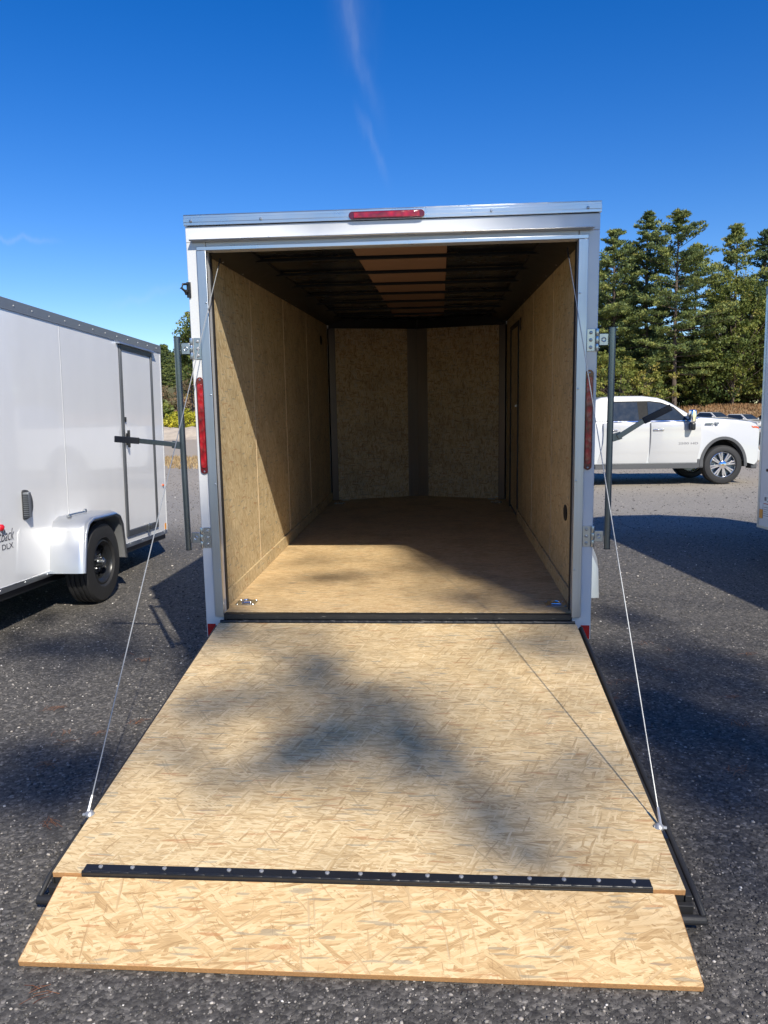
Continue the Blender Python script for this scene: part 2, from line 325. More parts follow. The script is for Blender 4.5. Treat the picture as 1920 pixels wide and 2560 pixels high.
# ------------------------------------------------------------------ mesh helpers
class MB:
    def __init__(s): s.v = []; s.f = []
    def add(s, vs_, fs):
        o = len(s.v); s.v += [tuple(v) for v in vs_]; s.f += [tuple(i + o for i in f) for f in fs]; return s
    def box(s, x0, x1, y0, y1, z0, z1, M_=None):
        vs_ = [Vector((x, y, z)) for z in (z0, z1) for y in (y0, y1) for x in (x0, x1)]
        if M_ is not None: vs_ = [M_ @ v for v in vs_]
        return s.add(vs_, [(0, 2, 3, 1), (4, 5, 7, 6), (0, 1, 5, 4), (2, 6, 7, 3), (0, 4, 6, 2), (1, 3, 7, 5)])
    def cyl(s, p0, p1, r0, r1=None, n=12, cap=True):
        r1 = r0 if r1 is None else r1; p0 = Vector(p0); p1 = Vector(p1); d = (p1 - p0)
        q = d.to_track_quat('Z', 'Y'); vs_ = []
        for p, r in ((p0, r0), (p1, r1)):
            vs_ += [p + q @ Vector((r * math.cos(2 * math.pi * k / n), r * math.sin(2 * math.pi * k / n), 0)) for k in range(n)]
        fs = [(k, (k + 1) % n, n + (k + 1) % n, n + k) for k in range(n)]
        if cap: fs += [tuple(reversed(range(n))), tuple(range(n, 2 * n))]
        return s.add(vs_, fs)
    def tube(s, pts, r, n=8):
        pts = [Vector(p) for p in pts]; vs_ = []; m = len(pts)
        rr = r if isinstance(r, (list, tuple)) else [r] * m
        for i, p in enumerate(pts):
            d = (pts[min(i + 1, m - 1)] - pts[max(i - 1, 0)]).normalized(); q = d.to_track_quat('Z', 'Y')
            vs_ += [p + q @ Vector((rr[i] * math.cos(2 * math.pi * k / n), rr[i] * math.sin(2 * math.pi * k / n), 0)) for k in range(n)]
        fs = [(i * n + k, i * n + (k + 1) % n, (i + 1) * n + (k + 1) % n, (i + 1) * n + k) for i in range(m - 1) for k in range(n)]
        fs += [tuple(reversed(range(n))), tuple(range((m - 1) * n, m * n))]
        return s.add(vs_, fs)
    def lathe(s, prof, center, axis, n=32, close=True):
        """prof: list of (r, h) along axis"""
        q = Vector(axis).to_track_quat('Z', 'Y'); c = Vector(center); vs_ = []; m = len(prof)
        for r, h in prof:
            vs_ += [c + q @ Vector((r * math.cos(2 * math.pi * k / n), r * math.sin(2 * math.pi * k / n), h)) for k in range(n)]
        fs = [(i * n + k, i * n + (k + 1) % n, (i + 1) * n + (k + 1) % n, (i + 1) * n + k) for i in range(m - 1) for k in range(n)]
        if close: fs += [((m - 1) * n + k, (m - 1) * n + (k + 1) % n, (k + 1) % n, k) for k in range(n)]
        else: fs += [tuple(reversed(range(n))), tuple(range((m - 1) * n, m * n))]
        return s.add(vs_, fs)
    def prism(s, poly, axis, a0, a1, M_=None):
        """poly in the two other axes (in xyz order), extruded along axis index"""
        n = len(poly); vs_ = []
        for a_ in (a0, a1):
            for p in poly:
                v = list(p); v.insert(axis, a_); vs_.append(Vector(v))
        if M_ is not None: vs_ = [M_ @ v for v in vs_]
        return s.add(vs_, [tuple(range(n)), tuple(reversed(range(n, 2 * n)))] + [(k, n + k, n + (k + 1) % n, (k + 1) % n) for k in range(n)])
    def build(s, name, mat, parent=None, bevel=0, smooth=False, seg=2, fix=True):
        me = bpy.data.meshes.new(name); me.from_pydata(s.v, [], s.f)
        if fix:
            bm = bmesh.new(); bm.from_mesh(me); bmesh.ops.recalc_face_normals(bm, faces=bm.faces); bm.to_mesh(me); bm.free()
        me.materials.append(mat)
        o = bpy.data.objects.new(name, me); col.objects.link(o)
        if parent: o.parent = parent
        if smooth or bevel:
            for p in me.polygons: p.use_smooth = True
            try: me.set_sharp_from_angle(angle=R(38))
            except Exception: pass
        if bevel:
            md = o.modifiers.new('bevel', 'BEVEL'); md.width = bevel; md.segments = seg; md.limit_method = 'ANGLE'; md.angle_limit = R(35)
        return o
def thing(name, label, cat, loc=(0, 0, 0), rot=(0, 0, 0), group=None):
    o = bpy.data.objects.new(name, None); col.objects.link(o); o.location = loc; o.rotation_euler = rot; o.empty_display_size = .2
    o['label'] = label; o['category'] = cat
    if group: o['group'] = group
    return o
def tag(o, label, cat, group=None, kind=None):
    if label: o['label'] = label
    if cat: o['category'] = cat
    if group: o['group'] = group
    if kind: o['kind'] = kind
    return o
def copy_tree(o, parent=None):
    c = o.copy(); col.objects.link(c); c.parent = parent
    for ch in list(o.children): copy_tree(ch, c)
    return c
def arr_mesh(name, V, F, mat, parent=None, tone=None):
    """V (n,3) array, F (m,k) array; tone per vertex"""
    me = bpy.data.meshes.new(name); V = np.asarray(V, np.float32); F = np.asarray(F, np.int32); k = F.shape[1]
    me.vertices.add(len(V)); me.vertices.foreach_set('co', V.ravel())
    me.loops.add(F.size); me.loops.foreach_set('vertex_index', F.ravel())
    me.polygons.add(len(F)); me.polygons.foreach_set('loop_start', np.arange(0, F.size, k, dtype=np.int32))
    me.polygons.foreach_set('loop_total', np.full(len(F), k, np.int32))
    me.update(calc_edges=True); me.validate()
    if tone is not None:
        at = me.attributes.new('tone', 'FLOAT', 'POINT'); at.data.foreach_set('value', np.asarray(tone, np.float32))
    me.materials.append(mat)
    o = bpy.data.objects.new(name, me); col.objects.link(o)
    if parent: o.parent = parent
    return o
def text(name, body, size, mat, parent, M_, shear=0, extrude=.0008, offset=0, sx=1.0, right=None, width=None):
    cu = bpy.data.curves.new(name, 'FONT'); cu.body = body; cu.size = size; cu.extrude = extrude; cu.shear = shear; cu.offset = offset
    cu.resolution_u = 3
    t_ = bpy.data.objects.new(name, cu); col.objects.link(t_)
    bpy.context.view_layer.update()
    me = bpy.data.meshes.new_from_object(t_.evaluated_get(bpy.context.evaluated_depsgraph_get()))
    bpy.data.objects.remove(t_); me.transform(Matrix.Diagonal((sx, 1, 1, 1)))
    if width: w_ = max(v.co.x for v in me.vertices) - min(v.co.x for v in me.vertices); me.transform(Matrix.Diagonal((width / w_, 1, 1, 1)))
    if right: me.transform(Matrix.Translation((-max(v.co.x for v in me.vertices), 0, 0)))
    me.transform(M_)
    me.materials.clear(); me.materials.append(mat)
    o = bpy.data.objects.new(name, me); col.objects.link(o); o.parent = parent
    return o

# ------------------------------------------------------------------ the setting
mb = MB(); mb.add([(-500, -120, 0), (500, -120, 0), (500, 900, 0), (-500, 900, 0)], [(0, 1, 2, 3)])
tag(mb.build('ground', M['ground'], fix=False), None, None, kind='structure')
rng = np.random.default_rng(7)

def fbm(x, y, s, seed=0):
    r_ = np.random.default_rng(seed); o = np.zeros_like(x)
    for k in range(5):
        a1, a2, p1, p2 = r_.uniform(0, 6.28, 4); f_ = (2 ** k) / s
        o += np.sin((x * math.cos(a1) + y * math.sin(a1)) * f_ + p1) * np.sin((x * math.cos(a2) + y * math.sin(a2)) * f_ * 1.13 + p2) / (1.7 ** k)
    return o
def terrain(name, x0, x1, y0, y1, nx, ny, fn, mat):
    xs, ys_ = np.meshgrid(np.linspace(x0, x1, nx), np.linspace(y0, y1, ny)); zs = fn(xs, ys_)
    V = np.stack([xs.ravel(), ys_.ravel(), zs.ravel()], 1)
    i = np.arange(nx - 1)[None, :] + nx * np.arange(ny - 1)[:, None]; i = i.ravel()
    F = np.stack([i, i + 1, i + 1 + nx, i + nx], 1)
    o = arr_mesh(name, V, F, mat); 
    for p in o.data.polygons: p.use_smooth = True
    o['kind'] = 'structure'; return o
def sstep(v, a_, b_): t_ = np.clip((v - a_) / (b_ - a_), 0, 1); return t_ * t_ * (3 - 2 * t_)
def hill_h(x, y):       # wooded rise far away on the left
    return -1 + 14 * sstep(y + (x + 40) * .15, 92, 165) * (1 - sstep(x, -10, 25)) + fbm(x, y, 9, 3) * .5
terrain('hill', -120, 40, 86, 230, 90, 60, hill_h, M['hill'])
def mound_h(x, y):      # long low pile of pale gravel
    c = 1 - np.clip(np.abs(y - 61) / 3.4, 0, 1); return -.08 + 1.02 * sstep(c, 0, 1) * sstep(-x, 3, 9) * (1 + .16 * fbm(x, y, 1.6, 5)) + .05 * fbm(x, y, .5, 9) * (c > 0)
terrain('gravel_mound', -46, -2, 57.4, 64.6, 170, 40, mound_h, M['dirt'])
def bank_h(x, y):
    return -.1 + 2.25 * sstep(y + .12 * x, 80, 87) * sstep(x, 4, 16) + .12 * fbm(x, y, 2.2, 8)
terrain('bank', 4, 75, 76, 100, 120, 60, bank_h, M['bank'])

def blades(name, pts, h, w, mat, label=None, cat=None, kind='stuff', lean=.35, seed=1, parent=None):
    r_ = np.random.default_rng(seed); n = len(pts); pts = np.asarray(pts)
    a_ = r_.uniform(0, 6.28, n); hh = h * r_.uniform(.5, 1.2, n); ww = w * r_.uniform(.6, 1.3, n)
    dx, dy = np.cos(a_) * ww, np.sin(a_) * ww
    l1, l2 = r_.normal(0, lean, n) * hh, r_.normal(0, lean, n) * hh
    A = pts + np.stack([dx, dy, 0 * dx], 1); B = pts - np.stack([dx, dy, 0 * dx], 1); C = pts + np.stack([l1, l2, hh], 1)
    V = np.stack([A, B, C], 1).reshape(-1, 3); F = np.arange(3 * n).reshape(-1, 3)
    o = arr_mesh(name, V, F, mat, parent, np.repeat(r_.beta(2, 2, n), 3)); tag(o, label, cat, kind=kind); return o
n = 26000
x = rng.uniform(-24, 14, n); y = 20.3 + 8.2 * rng.beta(1.6, 1.6, n) + fbm(x, x * 0, 3, 2) * .4
blades('dry_grass', np.stack([x, y, 0 * x], 1), .13, .022, M['dry_grass'], 'strip of short tan dry grass between the dark lot and the dirt road', 'grass', seed=3)
n = 30000
x = rng.uniform(8, 60, n); y = rng.uniform(79, 92, n); z = bank_h(x, y)
k = z > .25
blades('dry_grass', np.stack([x, y, z - .03], 1)[k], .34, .07, M['red_grass'], 'reddish brown dry grass covering the bank below the pines', 'grass', seed=4)

# loose stones
def stones(name, P, S, tone, label):
    g = (1 + 5 ** .5) / 2
    iv = np.array([(-1, g, 0), (1, g, 0), (-1, -g, 0), (1, -g, 0), (0, -1, g), (0, 1, g), (0, -1, -g), (0, 1, -g), (g, 0, -1), (g, 0, 1), (-g, 0, -1), (-g, 0, 1)], float)
    iv /= np.linalg.norm(iv[0])
    fi = np.array([(0, 11, 5), (0, 5, 1), (0, 1, 7), (0, 7, 10), (0, 10, 11), (1, 5, 9), (5, 11, 4), (11, 10, 2), (10, 7, 6), (7, 1, 8), (3, 9, 4), (3, 4, 2), (3, 2, 6), (3, 6, 8), (3, 8, 9), (4, 9, 5), (2, 4, 11), (6, 2, 10), (8, 6, 7), (9, 8, 1)])
    n = len(P); r_ = np.random.default_rng(11)
    V = iv[None] * (1 + r_.uniform(-.28, .28, (n, 12, 1))); sc = r_.uniform(.6, 1.3, (n, 1, 3)); sc[:, :, 2] *= .6
    V = V * sc * S[:, None, None]; a_ = r_.uniform(0, 6.28, n); c, s_ = np.cos(a_)[:, None], np.sin(a_)[:, None]
    V = np.stack([V[:, :, 0] * c - V[:, :, 1] * s_, V[:, :, 0] * s_ + V[:, :, 1] * c, V[:, :, 2]], 2) + P[:, None, :]
    F = fi[None] + 12 * np.arange(n)[:, None, None]
    o = arr_mesh(name, V.reshape(-1, 3), F.reshape(-1, 3), M['stones'], None, np.repeat(tone, 12)); tag(o, label, 'gravel', kind='stuff')
def scatter(n, x0, x1, y0, y1): return rng.uniform(x0, x1, n), rng.uniform(y0, y1, n)
PX, PY, PS = [], [], []
for n, bx_, s0, s1 in ((30000, (-1.7, 2.4, -2.9, -1.6), .0016, .0085), (26000, (-3.2, 3.0, -1.7, 1.5), .003, .010), (14000, (-4, 5.5, 1.5, 8), .005, .013), (8000, (-8, 12, 8, 20), .008, .020)):
    x, y = scatter(n, *bx_); PX.append(x); PY.append(y); PS.append(s0 + (s1 - s0) * rng.beta(1.1, 3.2, n))
x, y, s = map(np.concatenate, (PX, PY, PS))
keep = ~((np.abs(x) < 1.0) & (y > -2.1) & (y < 4))
x, y, s = x[keep], y[keep], s[keep]
stones('gravel', np.stack([x, y, s * .15], 1), s, rng.beta(1.0, 2.4, len(x)), 'small loose grey and white stones scattered over the dark lot')
# fallen pine needles in small reddish tangles
n0 = 46; cl = []
for k in range(n0):
    cx, cy = (rng.uniform(-1.5, 1.9), rng.uniform(-2.85, -2.3)) if k < 18 else ((rng.uniform(-2.8, -1.2), rng.uniform(-2.3, 1.2)) if k < 34 else (rng.uniform(1.1, 2.4), rng.uniform(-2.3, 1)))
    a0 = rng.uniform(0, 3.14)
    for j in range(rng.integers(4, 14)): cl.append((cx + rng.normal(0, .025), cy + rng.normal(0, .018), a0 + rng.normal(0, .5), rng.uniform(.02, .045)))
V = []; F = []; tn = []
for (cx, cy, a_, l_) in cl:
    d = np.array([math.cos(a_), math.sin(a_), 0]) * l_; q = np.array([-d[1], d[0], 0]) / l_ * .0009; c = np.array([cx, cy, .006 + rng.uniform(0, .006)]); bnd = np.array([-d[1], d[0], 0]) * rng.uniform(-.25, .25)
    o = len(V); V += [c - d - q, c - d + q, c + bnd + q + [0, 0, .003], c + bnd - q + [0, 0, .003], c + d + q, c + d - q]; F += [(o, o + 1, o + 2, o + 3), (o + 3, o + 2, o + 4, o + 5)]; tn += [rng.uniform()] * 6
o = arr_mesh('fallen_needles', V, F, M['needle_litter'], None, tn); tag(o, 'reddish fallen pine needles lying in tangles on the lot', 'pine needles', kind='stuff')

# ------------------------------------------------------------------ main cargo trailer (local frame: y=0 rear face, z=0 floor)
TILT = R(1.86)
T = thing('cargo_trailer', 'white enclosed trailer with its rear ramp door lowered, OSB interior on show', 'trailer', (0, 0, .457), (TILT, 0, 0), 'white enclosed trailers')
W = 1.065; WI = .985; LEN = 4.55; NOSE = .36
# skins
for s in (-1, 1):
    x0, x1 = sorted((s * W, s * (WI + .014)))
    mb = MB(); mb.box(x0, x1, .02, LEN + .02, -.12, 2.08)
    for k in range(24): mb.cyl((s * W, .06 + k * .19, -.09), (s * (W + .003), .06 + k * .19, -.09), .006, n=8)
    mb.build('side_wall', M['shell'], T)
mb = MB()
mb.prism([(-W, .0), (W, .0), (W, LEN), (W * .25, LEN + NOSE + .1), (-W * .25, LEN + NOSE + .1), (-W, LEN)], 2, 2.082, 2.12); mb.build('roof', M['white'], T, bevel=.004)
for s in (-1, 1):
    mb = MB(); mb.prism([(s * W, LEN + .02), (s * WI, LEN + .02), (0, LEN + NOSE + .012), (0, LEN + NOSE + .09)], 2, -.12, 2.079); mb.build('nose_wall', M['shell'], T)
mb = MB(); mb.box(-WI, WI, .0145, LEN, -.022, 0); mb.prism([(-WI, LEN), (WI, LEN), (0, LEN + NOSE)], 2, -.022, 0)
mb.build('floor', M['osb_floor'], T)
mb = MB()
for yy in np.arange(.05, LEN, .4): mb.box(-W + .02, W - .02, yy, yy + .05, -.09, -.024)
for s in (-1, 1): mb.box(s * .95 - .04, s * .95 + .04, .05, LEN + .3, -.13, -.092)
mb.box(-.05, .05, LEN, LEN + 1.6, -.17, -.10); mb.box(-.14, .14, .1, 3.6, -.15, -.131)
mb.build('underframe', M['black'], T)
mb = MB(); mb.cyl((0, LEN + 1.2, -.40), (0, LEN + 1.2, .25), .03); mb.box(-.09, .09, LEN + 1.11, LEN + 1.29, -.43, -.40); mb.build('tongue_jack', M['black'], T)
# rear frame
for s in (-1, 1):
    mb = MB(); a0, a1 = sorted((s * .962, s * W)); mb.box(a0, a1, -.012, .05, -.142, 1.9995); mb.build('rear_pillar', M['white'], T, bevel=.004)
    mb = MB(); a0, a1 = sorted((s * .958, s * 1.006)); mb.box(a0, a1, -.030, -.0125, -.015, 1.9545)
    for k in range(4): mb.lathe([(.006, 0), (.005, .003), (.001, .004)], (s * .968, -.030, .25 + k * .48), (0, -1, 0), 8, False)
    mb.build('door_frame', M['alum_z'], T, bevel=.002)
    mb = MB(); a0, a1 = sorted((s * .958, s * .984)); mb.box(a0, a1, .052, .085, 0.001, 1.95); mb.build('door_seal', M['rubber'], T)
    mb = MB(); a0, a1 = sorted((s * 1.012, s * 1.058)); mb.box(a0, a1, -.016, -.0125, -.138, -.062); mb.build('reflector', M['reflector'], T)
mb = MB(); mb.box(-.960, .960, -.009, .05, 1.9555, 1.9995); mb.box(-W, W, -.012, .05, 2.0, 2.079); mb.build('rear_header', M['white'], T, bevel=.002)
mb = MB(); mb.box(-1.006, 1.006, -.030, -.0135, 1.9555, 1.975); mb.build('door_frame', M['alum_x'], T, bevel=.002)
mb = MB(); mb.box(-W - .004, W + .004, -.024, .004, 2.083, 2.133); mb.box(-W - .004, W + .004, -.024, .10, 2.1335, 2.137)
mb.box(-W - .004, W + .004, -.027, -.0245, 2.098, 2.120)
cap_ = mb.build('roof_cap', M['alum_x'], T, bevel=.002)
for xx in (-1.03, -.66, .52, 1.0):
    mb = MB(); mb.lathe([(.008, 0), (.0075, .003), (.004, .006), (.001, .0065)], (xx, -.027, 2.104), (0, -1, 0), 10, False); mb.build('screw', M['galv'], cap_)
mb = MB(); mb.prism([(-.010, 2.004), (-.052, 2.001), (-.056, 2.006), (-.052, 2.009), (-.012, 2.016)], 0, -1.036, 1.03)
for xx in (-.62, -.31, .04, .33, .62): mb.lathe([(.005, 0), (.004, .003), (.001, .004)], (xx, -.03, 2.013), (0, -.2, 1), 8, False)
mb.build('drip_rail', M['alum_x'], T, bevel=.001)
# top marker lamp
def capsule(x0, x1, z0, z1, y0, y1, vert=False, n=10):
    pts = []
    if vert:
        r_ = (x1 - x0) / 2; cx = (x0 + x1) / 2
        pts = [(cx + r_ * math.cos(t_), z1 - r_ + r_ * math.sin(t_)) for t_ in np.linspace(0, math.pi, n)] + [(cx + r_ * math.cos(t_), z0 + r_ + r_ * math.sin(t_)) for t_ in np.linspace(math.pi, 2 * math.pi, n)]
    else:
        r_ = (z1 - z0) / 2; cz = (z0 + z1) / 2
        pts = [(x1 - r_ + r_ * math.cos(t_), cz + r_ * math.sin(t_)) for t_ in np.linspace(-math.pi / 2, math.pi / 2, n)] + [(x0 + r_ + r_ * math.cos(t_), cz + r_ * math.sin(t_)) for t_ in np.linspace(math.pi / 2, 1.5 * math.pi, n)]
    m_ = MB(); m_.prism(pts, 1, y0, y1); return m_
lt = capsule(-.204, .184, 2.084, 2.122, -.036, -.0275).build('marker_lamp', M['lens_dark'], T, bevel=.002)
mb = MB(); mb.box(-.178, .158, -.042, -.0365, 2.088, 2.117); mb.build('lamp_lens', M['lens_h'], lt, bevel=.003)
for s in (-1, 1):
    tl = capsule(s * 1.0275 - .021, s * 1.0275 + .021, .786, 1.306, -.022, -.0125, True).build('tail_light', M['lens_dark'], T, bevel=.002)
    capsule(s * 1.0275 - .015, s * 1.0275 + .015, .818, 1.272, -.028, -.0225, True).build('light_lens', M['lens_v'], tl, bevel=.002)
    for zz in (.799, 1.290): mb = MB(); mb.lathe([(.006, 0), (.003, .003), (.001, .0035)], (s * 1.0275, -.022, zz), (0, -1, 0), 8, False); mb.build('screw', M['galv'], tl)
# door holdback on left pillar
mb = MB(); mb.box(-1.072, -1.05, -.022, -.0125, 1.72, 1.80); mb.tube([(-1.066, -.024, 1.79), (-1.082, -.05, 1.785), (-1.086, -.06, 1.765), (-1.072, -.045, 1.75), (-1.072, -.03, 1.735)], .007, 6); mb.box(-1.08, -1.062, -.04, -.0225, 1.745, 1.76)
mb.build('door_hook', M['black'], T, bevel=.002)

# bar locks
def bar_lock(s):
    lk = MB(); lk.cyl((s * 1.135, -.035, .368), (s * 1.135, -.035, 1.515), .0165, n=20)
    root = lk.build('lock_bar', M['galv_dark'], T, smooth=True)
    if s < 0: root['label'] = 'dark vertical lock tube swung out beside the left rear pillar'
    else: root['label'] = 'dark vertical lock tube swung out beside the right rear pillar'
    for z0, z1 in ((1.400, 1.512), (.375, .488)):
        m_ = MB(); a0, a1 = sorted((s * 1.010, s * 1.052)); m_.box(a0, a1, -.0165, -.0125, z0, z1)
        for k in range(3): m_.cyl((s * 1.0625, -.020, z0 + k * .038), (s * 1.0625, -.020, z0 + .036 + k * .038), .0095, n=10)
        a0, a1 = sorted((s * 1.072, s * 1.118)); m_.box(a0, a1, -.024, -.020, z0 + .028, z1 - .026)
        m_.lathe([(.013, 0), (.0125, .003), (.009, .0045), (.008, .001), (.001, .001)], (s * 1.094, -.024, (z0 + z1) / 2), (0, -1, 0), 16, False)
        h = m_.build('hinge', M['galv'], root, bevel=.0015)
        m_ = MB()
        for k in (-1, 0, 1): m_.lathe([(.0095, 0), (.0095, .002), (.0065, .0025), (.006, .007), (.001, .008)], (s * 1.030, -.0165, (z0 + z1) / 2 + k * .037), (0, -1, 0), 10, False)
        m_.build('bolt', M['bolt'], root, bevel=.0005)
    for z_ in (.366, 1.515):
        m_ = MB(); m_.cyl((s * 1.135, -.035, z_), (s * 1.135, -.035, z_ + .004), .0175, n=16); m_.build('end_cap', M['rubber'], root)
    if s < 0: pts = [(-1.152, .945), (-1.26, .957), (-1.37, .972), (-1.505, .984)]
    else: pts = [(1.152, .955), (1.18, .968), (1.30, 1.040), (1.436, 1.108)]
    def flat(m_, a_, b_, h, t_, y_):
        d = Vector((b_[0] - a_[0], 0, b_[1] - a_[1])); q = Vector((-d.z, 0, d.x)).normalized() * h / 2
        A, B = Vector((a_[0], y_, a_[1])), Vector((b_[0], y_, b_[1]))
        vs_ = [A - q, B - q, B + q, A + q]; m_.add(vs_ + [v + Vector((0, t_, 0)) for v in vs_], [(0, 1, 2, 3), (7, 6, 5, 4), (0, 4, 5, 1), (1, 5, 6, 2), (2, 6, 7, 3), (3, 7, 4, 0)])
    m_ = MB(); flat(m_, (s * 1.145, pts[0][1] - .001), (s * 1.192, pts[1][1] if s > 0 else .950), .040, .005, -.045)
    m_.cyl((s * 1.180, -.052, pts[0][1] + .003), (s * 1.180, -.036, pts[0][1] + .003), .007, n=10); m_.build('arm_bracket', M['galv_dark'], root, bevel=.001)
    m_ = MB(); flat(m_, (s * 1.172, .950 if s < 0 else .958), pts[2], .026, .006, -.053); m_.build('handle_arm', M['galv_dark'], root, bevel=.0015)
    m_ = MB(); flat(m_, pts[2], pts[3], .034, .014, -.058); m_.build('handle_grip', M['grip'], root, bevel=.002)
bar_lock(-1); bar_lock(1)

# interior panels
for s in (-1, 1):
    ys_ = [.087, 1.02, 2.10, 3.18, LEN] if s < 0 else [.087, 1.02, 2.10, 3.20]
    for k in range(len(ys_) - 1):
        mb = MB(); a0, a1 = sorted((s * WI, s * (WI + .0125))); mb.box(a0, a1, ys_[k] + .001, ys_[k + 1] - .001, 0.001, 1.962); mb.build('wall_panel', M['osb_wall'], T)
    for y_ in ys_[1:-1]:
        mb = MB(); a0, a1 = sorted((s * (WI - .003), s * (WI - .0002))); mb.box(a0, a1, y_ - .0025, y_ + .0025, .092, 1.958); mb.build('batten', M['batten'], T)
    mb = MB(); a0, a1 = sorted((s * (WI - .013), s * (WI - .0004))); mb.box(a0, a1, .088, LEN if s < 0 else 3.20, .001, .090); mb.build('kick_board', M['osb_wall'], T, bevel=.001)
    # cove trim
    mb = MB()
    pf = [(s * (WI - .001), 1.948), (s * (WI - .001), 2.05), (s * .80, 2.05), (s * .80, 2.004), (s * .845, 1.990), (s * .965, 1.945)]
    mb.prism(pf, 1, .052, LEN); ct_ = mb.build('cove_trim', M['steel_dark'], T, bevel=.002)
    for k in range(9): mb = MB(); mb.lathe([(.005, 0), (.004, .002), (.001, .003)], (s * .958, .3 + .45 * k, 1.9475), (-s * .4, 0, -1), 8, False); mb.build('screw', M['galv'], ct_)
# right wall: side door
mb = MB(); mb.box(WI, WI + .0125, 4.02, LEN, .001, 1.962); mb.box(WI, WI + .0125, 3.2005, 4.0195, 1.84, 1.962); mb.build('wall_panel', M['osb_wall'], T)
sd = MB(); sd.box(WI + .001, WI + .0125, 3.245, 3.98, .03, 1.80); sd = sd.build('side_door', M['osb_wall'], T)
mb = MB()
mb.box(WI - .012, WI + .012, 3.202, 3.243, .001, 1.838); mb.box(WI - .012, WI + .012, 3.982, 4.018, .001, 1.838); mb.box(WI - .012, WI + .012, 3.244, 3.981, 1.802, 1.838)
mb.build('door_gasket', M['rubber'], sd)
mb = MB(); mb.box(WI - .010, WI, 3.27, 3.31, 1.02, 1.10); mb.box(WI - .03, WI - .011, 3.28, 3.30, 1.05, 1.07); mb.build('door_latch', M['galv'], sd, bevel=.002)
mb = MB(); mb.box(WI - .006, WI - .0005, 3.05, 3.12, 1.74, 1.85); mb.build('light_switch', M['black'], T, bevel=.002)
# vents
def oval(xx, y_, z_, ry, rz, sgn, mat, parent, name):
    pts = [(y_ + ry * math.cos(t_), z_ + rz * math.sin(t_)) for t_ in np.linspace(0, 2 * math.pi, 24, endpoint=False)]
    m_ = MB(); a0, a1 = sorted((xx, xx + sgn * .004)); m_.prism(pts, 0, a0, a1); return m_.build(name, mat, parent)
for (xx, y_, z_, sg) in ((WI - .0005, .396, .494, -1), (-WI + .0005, 4.085, 1.757, 1)):
    oval(xx, y_, z_, .062, .047, sg, M['underbody'], T, 'vent')
# ceiling
mb = MB(); mb.box(-W + .04, W - .04, .055, LEN + .03, 2.013, 2.018); mb.prism([(-W + .08, LEN + .0305), (W - .08, LEN + .0305), (0, LEN + NOSE)], 2, 2.013, 2.018); mb.build('roof_lining', M['roof_under'], T)
mb = MB(); mb.box(-.230, .300, .056, 4.4, 2.0082, 2.0125); mb.build('ceiling_panel', M['luan'], T)
for k in range(7):
    y_ = .587 + k * .575; mb = MB(); mb.box(-.84, .84, y_, y_ + .034, 1.990, 2.0078); mb.build('roof_bow', M['bow'], T, bevel=.002)
# nose
for s in (-1, 1):
    d = Vector((s * WI, LEN + .012, 0)) - Vector((0, LEN + NOSE, 0)); d = d.normalized(); nrm = Vector((0, -1, 0)); 
    q = Vector((-d.y * s, d.x * s, 0)); q = q if q.y < 0 else -q
    def P_(t_, off): v = Vector((0, LEN + NOSE, 0)) + d * t_ + q * off; return (v.x, v.y)
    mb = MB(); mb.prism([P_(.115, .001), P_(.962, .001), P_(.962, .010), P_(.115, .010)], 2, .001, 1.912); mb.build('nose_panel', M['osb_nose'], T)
    mb = MB(); mb.prism([P_(.0, .030), P_(1.03, .030), P_(1.03, .001), P_(-.0, .001)], 2, 1.913, 2.012); mb.build('nose_beam', M['steel_dark'], T)
    mb = MB(); mb.prism([P_(.963, .001), P_(1.045, .001), P_(1.035, .026), P_(.963, .026)], 2, .002, 1.912); mb.build('corner_post', M['corner_steel'], T, bevel=.002)
    mb = MB(); mb.prism([P_(.93, .011), P_(.93, .024), P_(.962, .024), P_(.962, .011)], 2, .02, .028); mb.prism([P_(.86, .02), P_(.86, .09), P_(.93, .09), P_(.93, .02)], 2, .001, .005)
    mb.build('floor_clip', M['galv'], T)
mb = MB(); mb.box(-.02, .02, LEN + NOSE - .034, LEN + NOSE + .01, 1.9135, 2.0125); mb.build('nose_beam', M['steel_dark'], T)
mb = MB(); mb.prism([(-.114, LEN + NOSE - .055), (0, LEN + NOSE - .014), (.114, LEN + NOSE - .055), (.114, LEN + NOSE - .04), (0, LEN + NOSE - .001), (-.114, LEN + NOSE - .04)], 2, .002, 1.911)
mb.build('nose_post', M['stainless'], T)
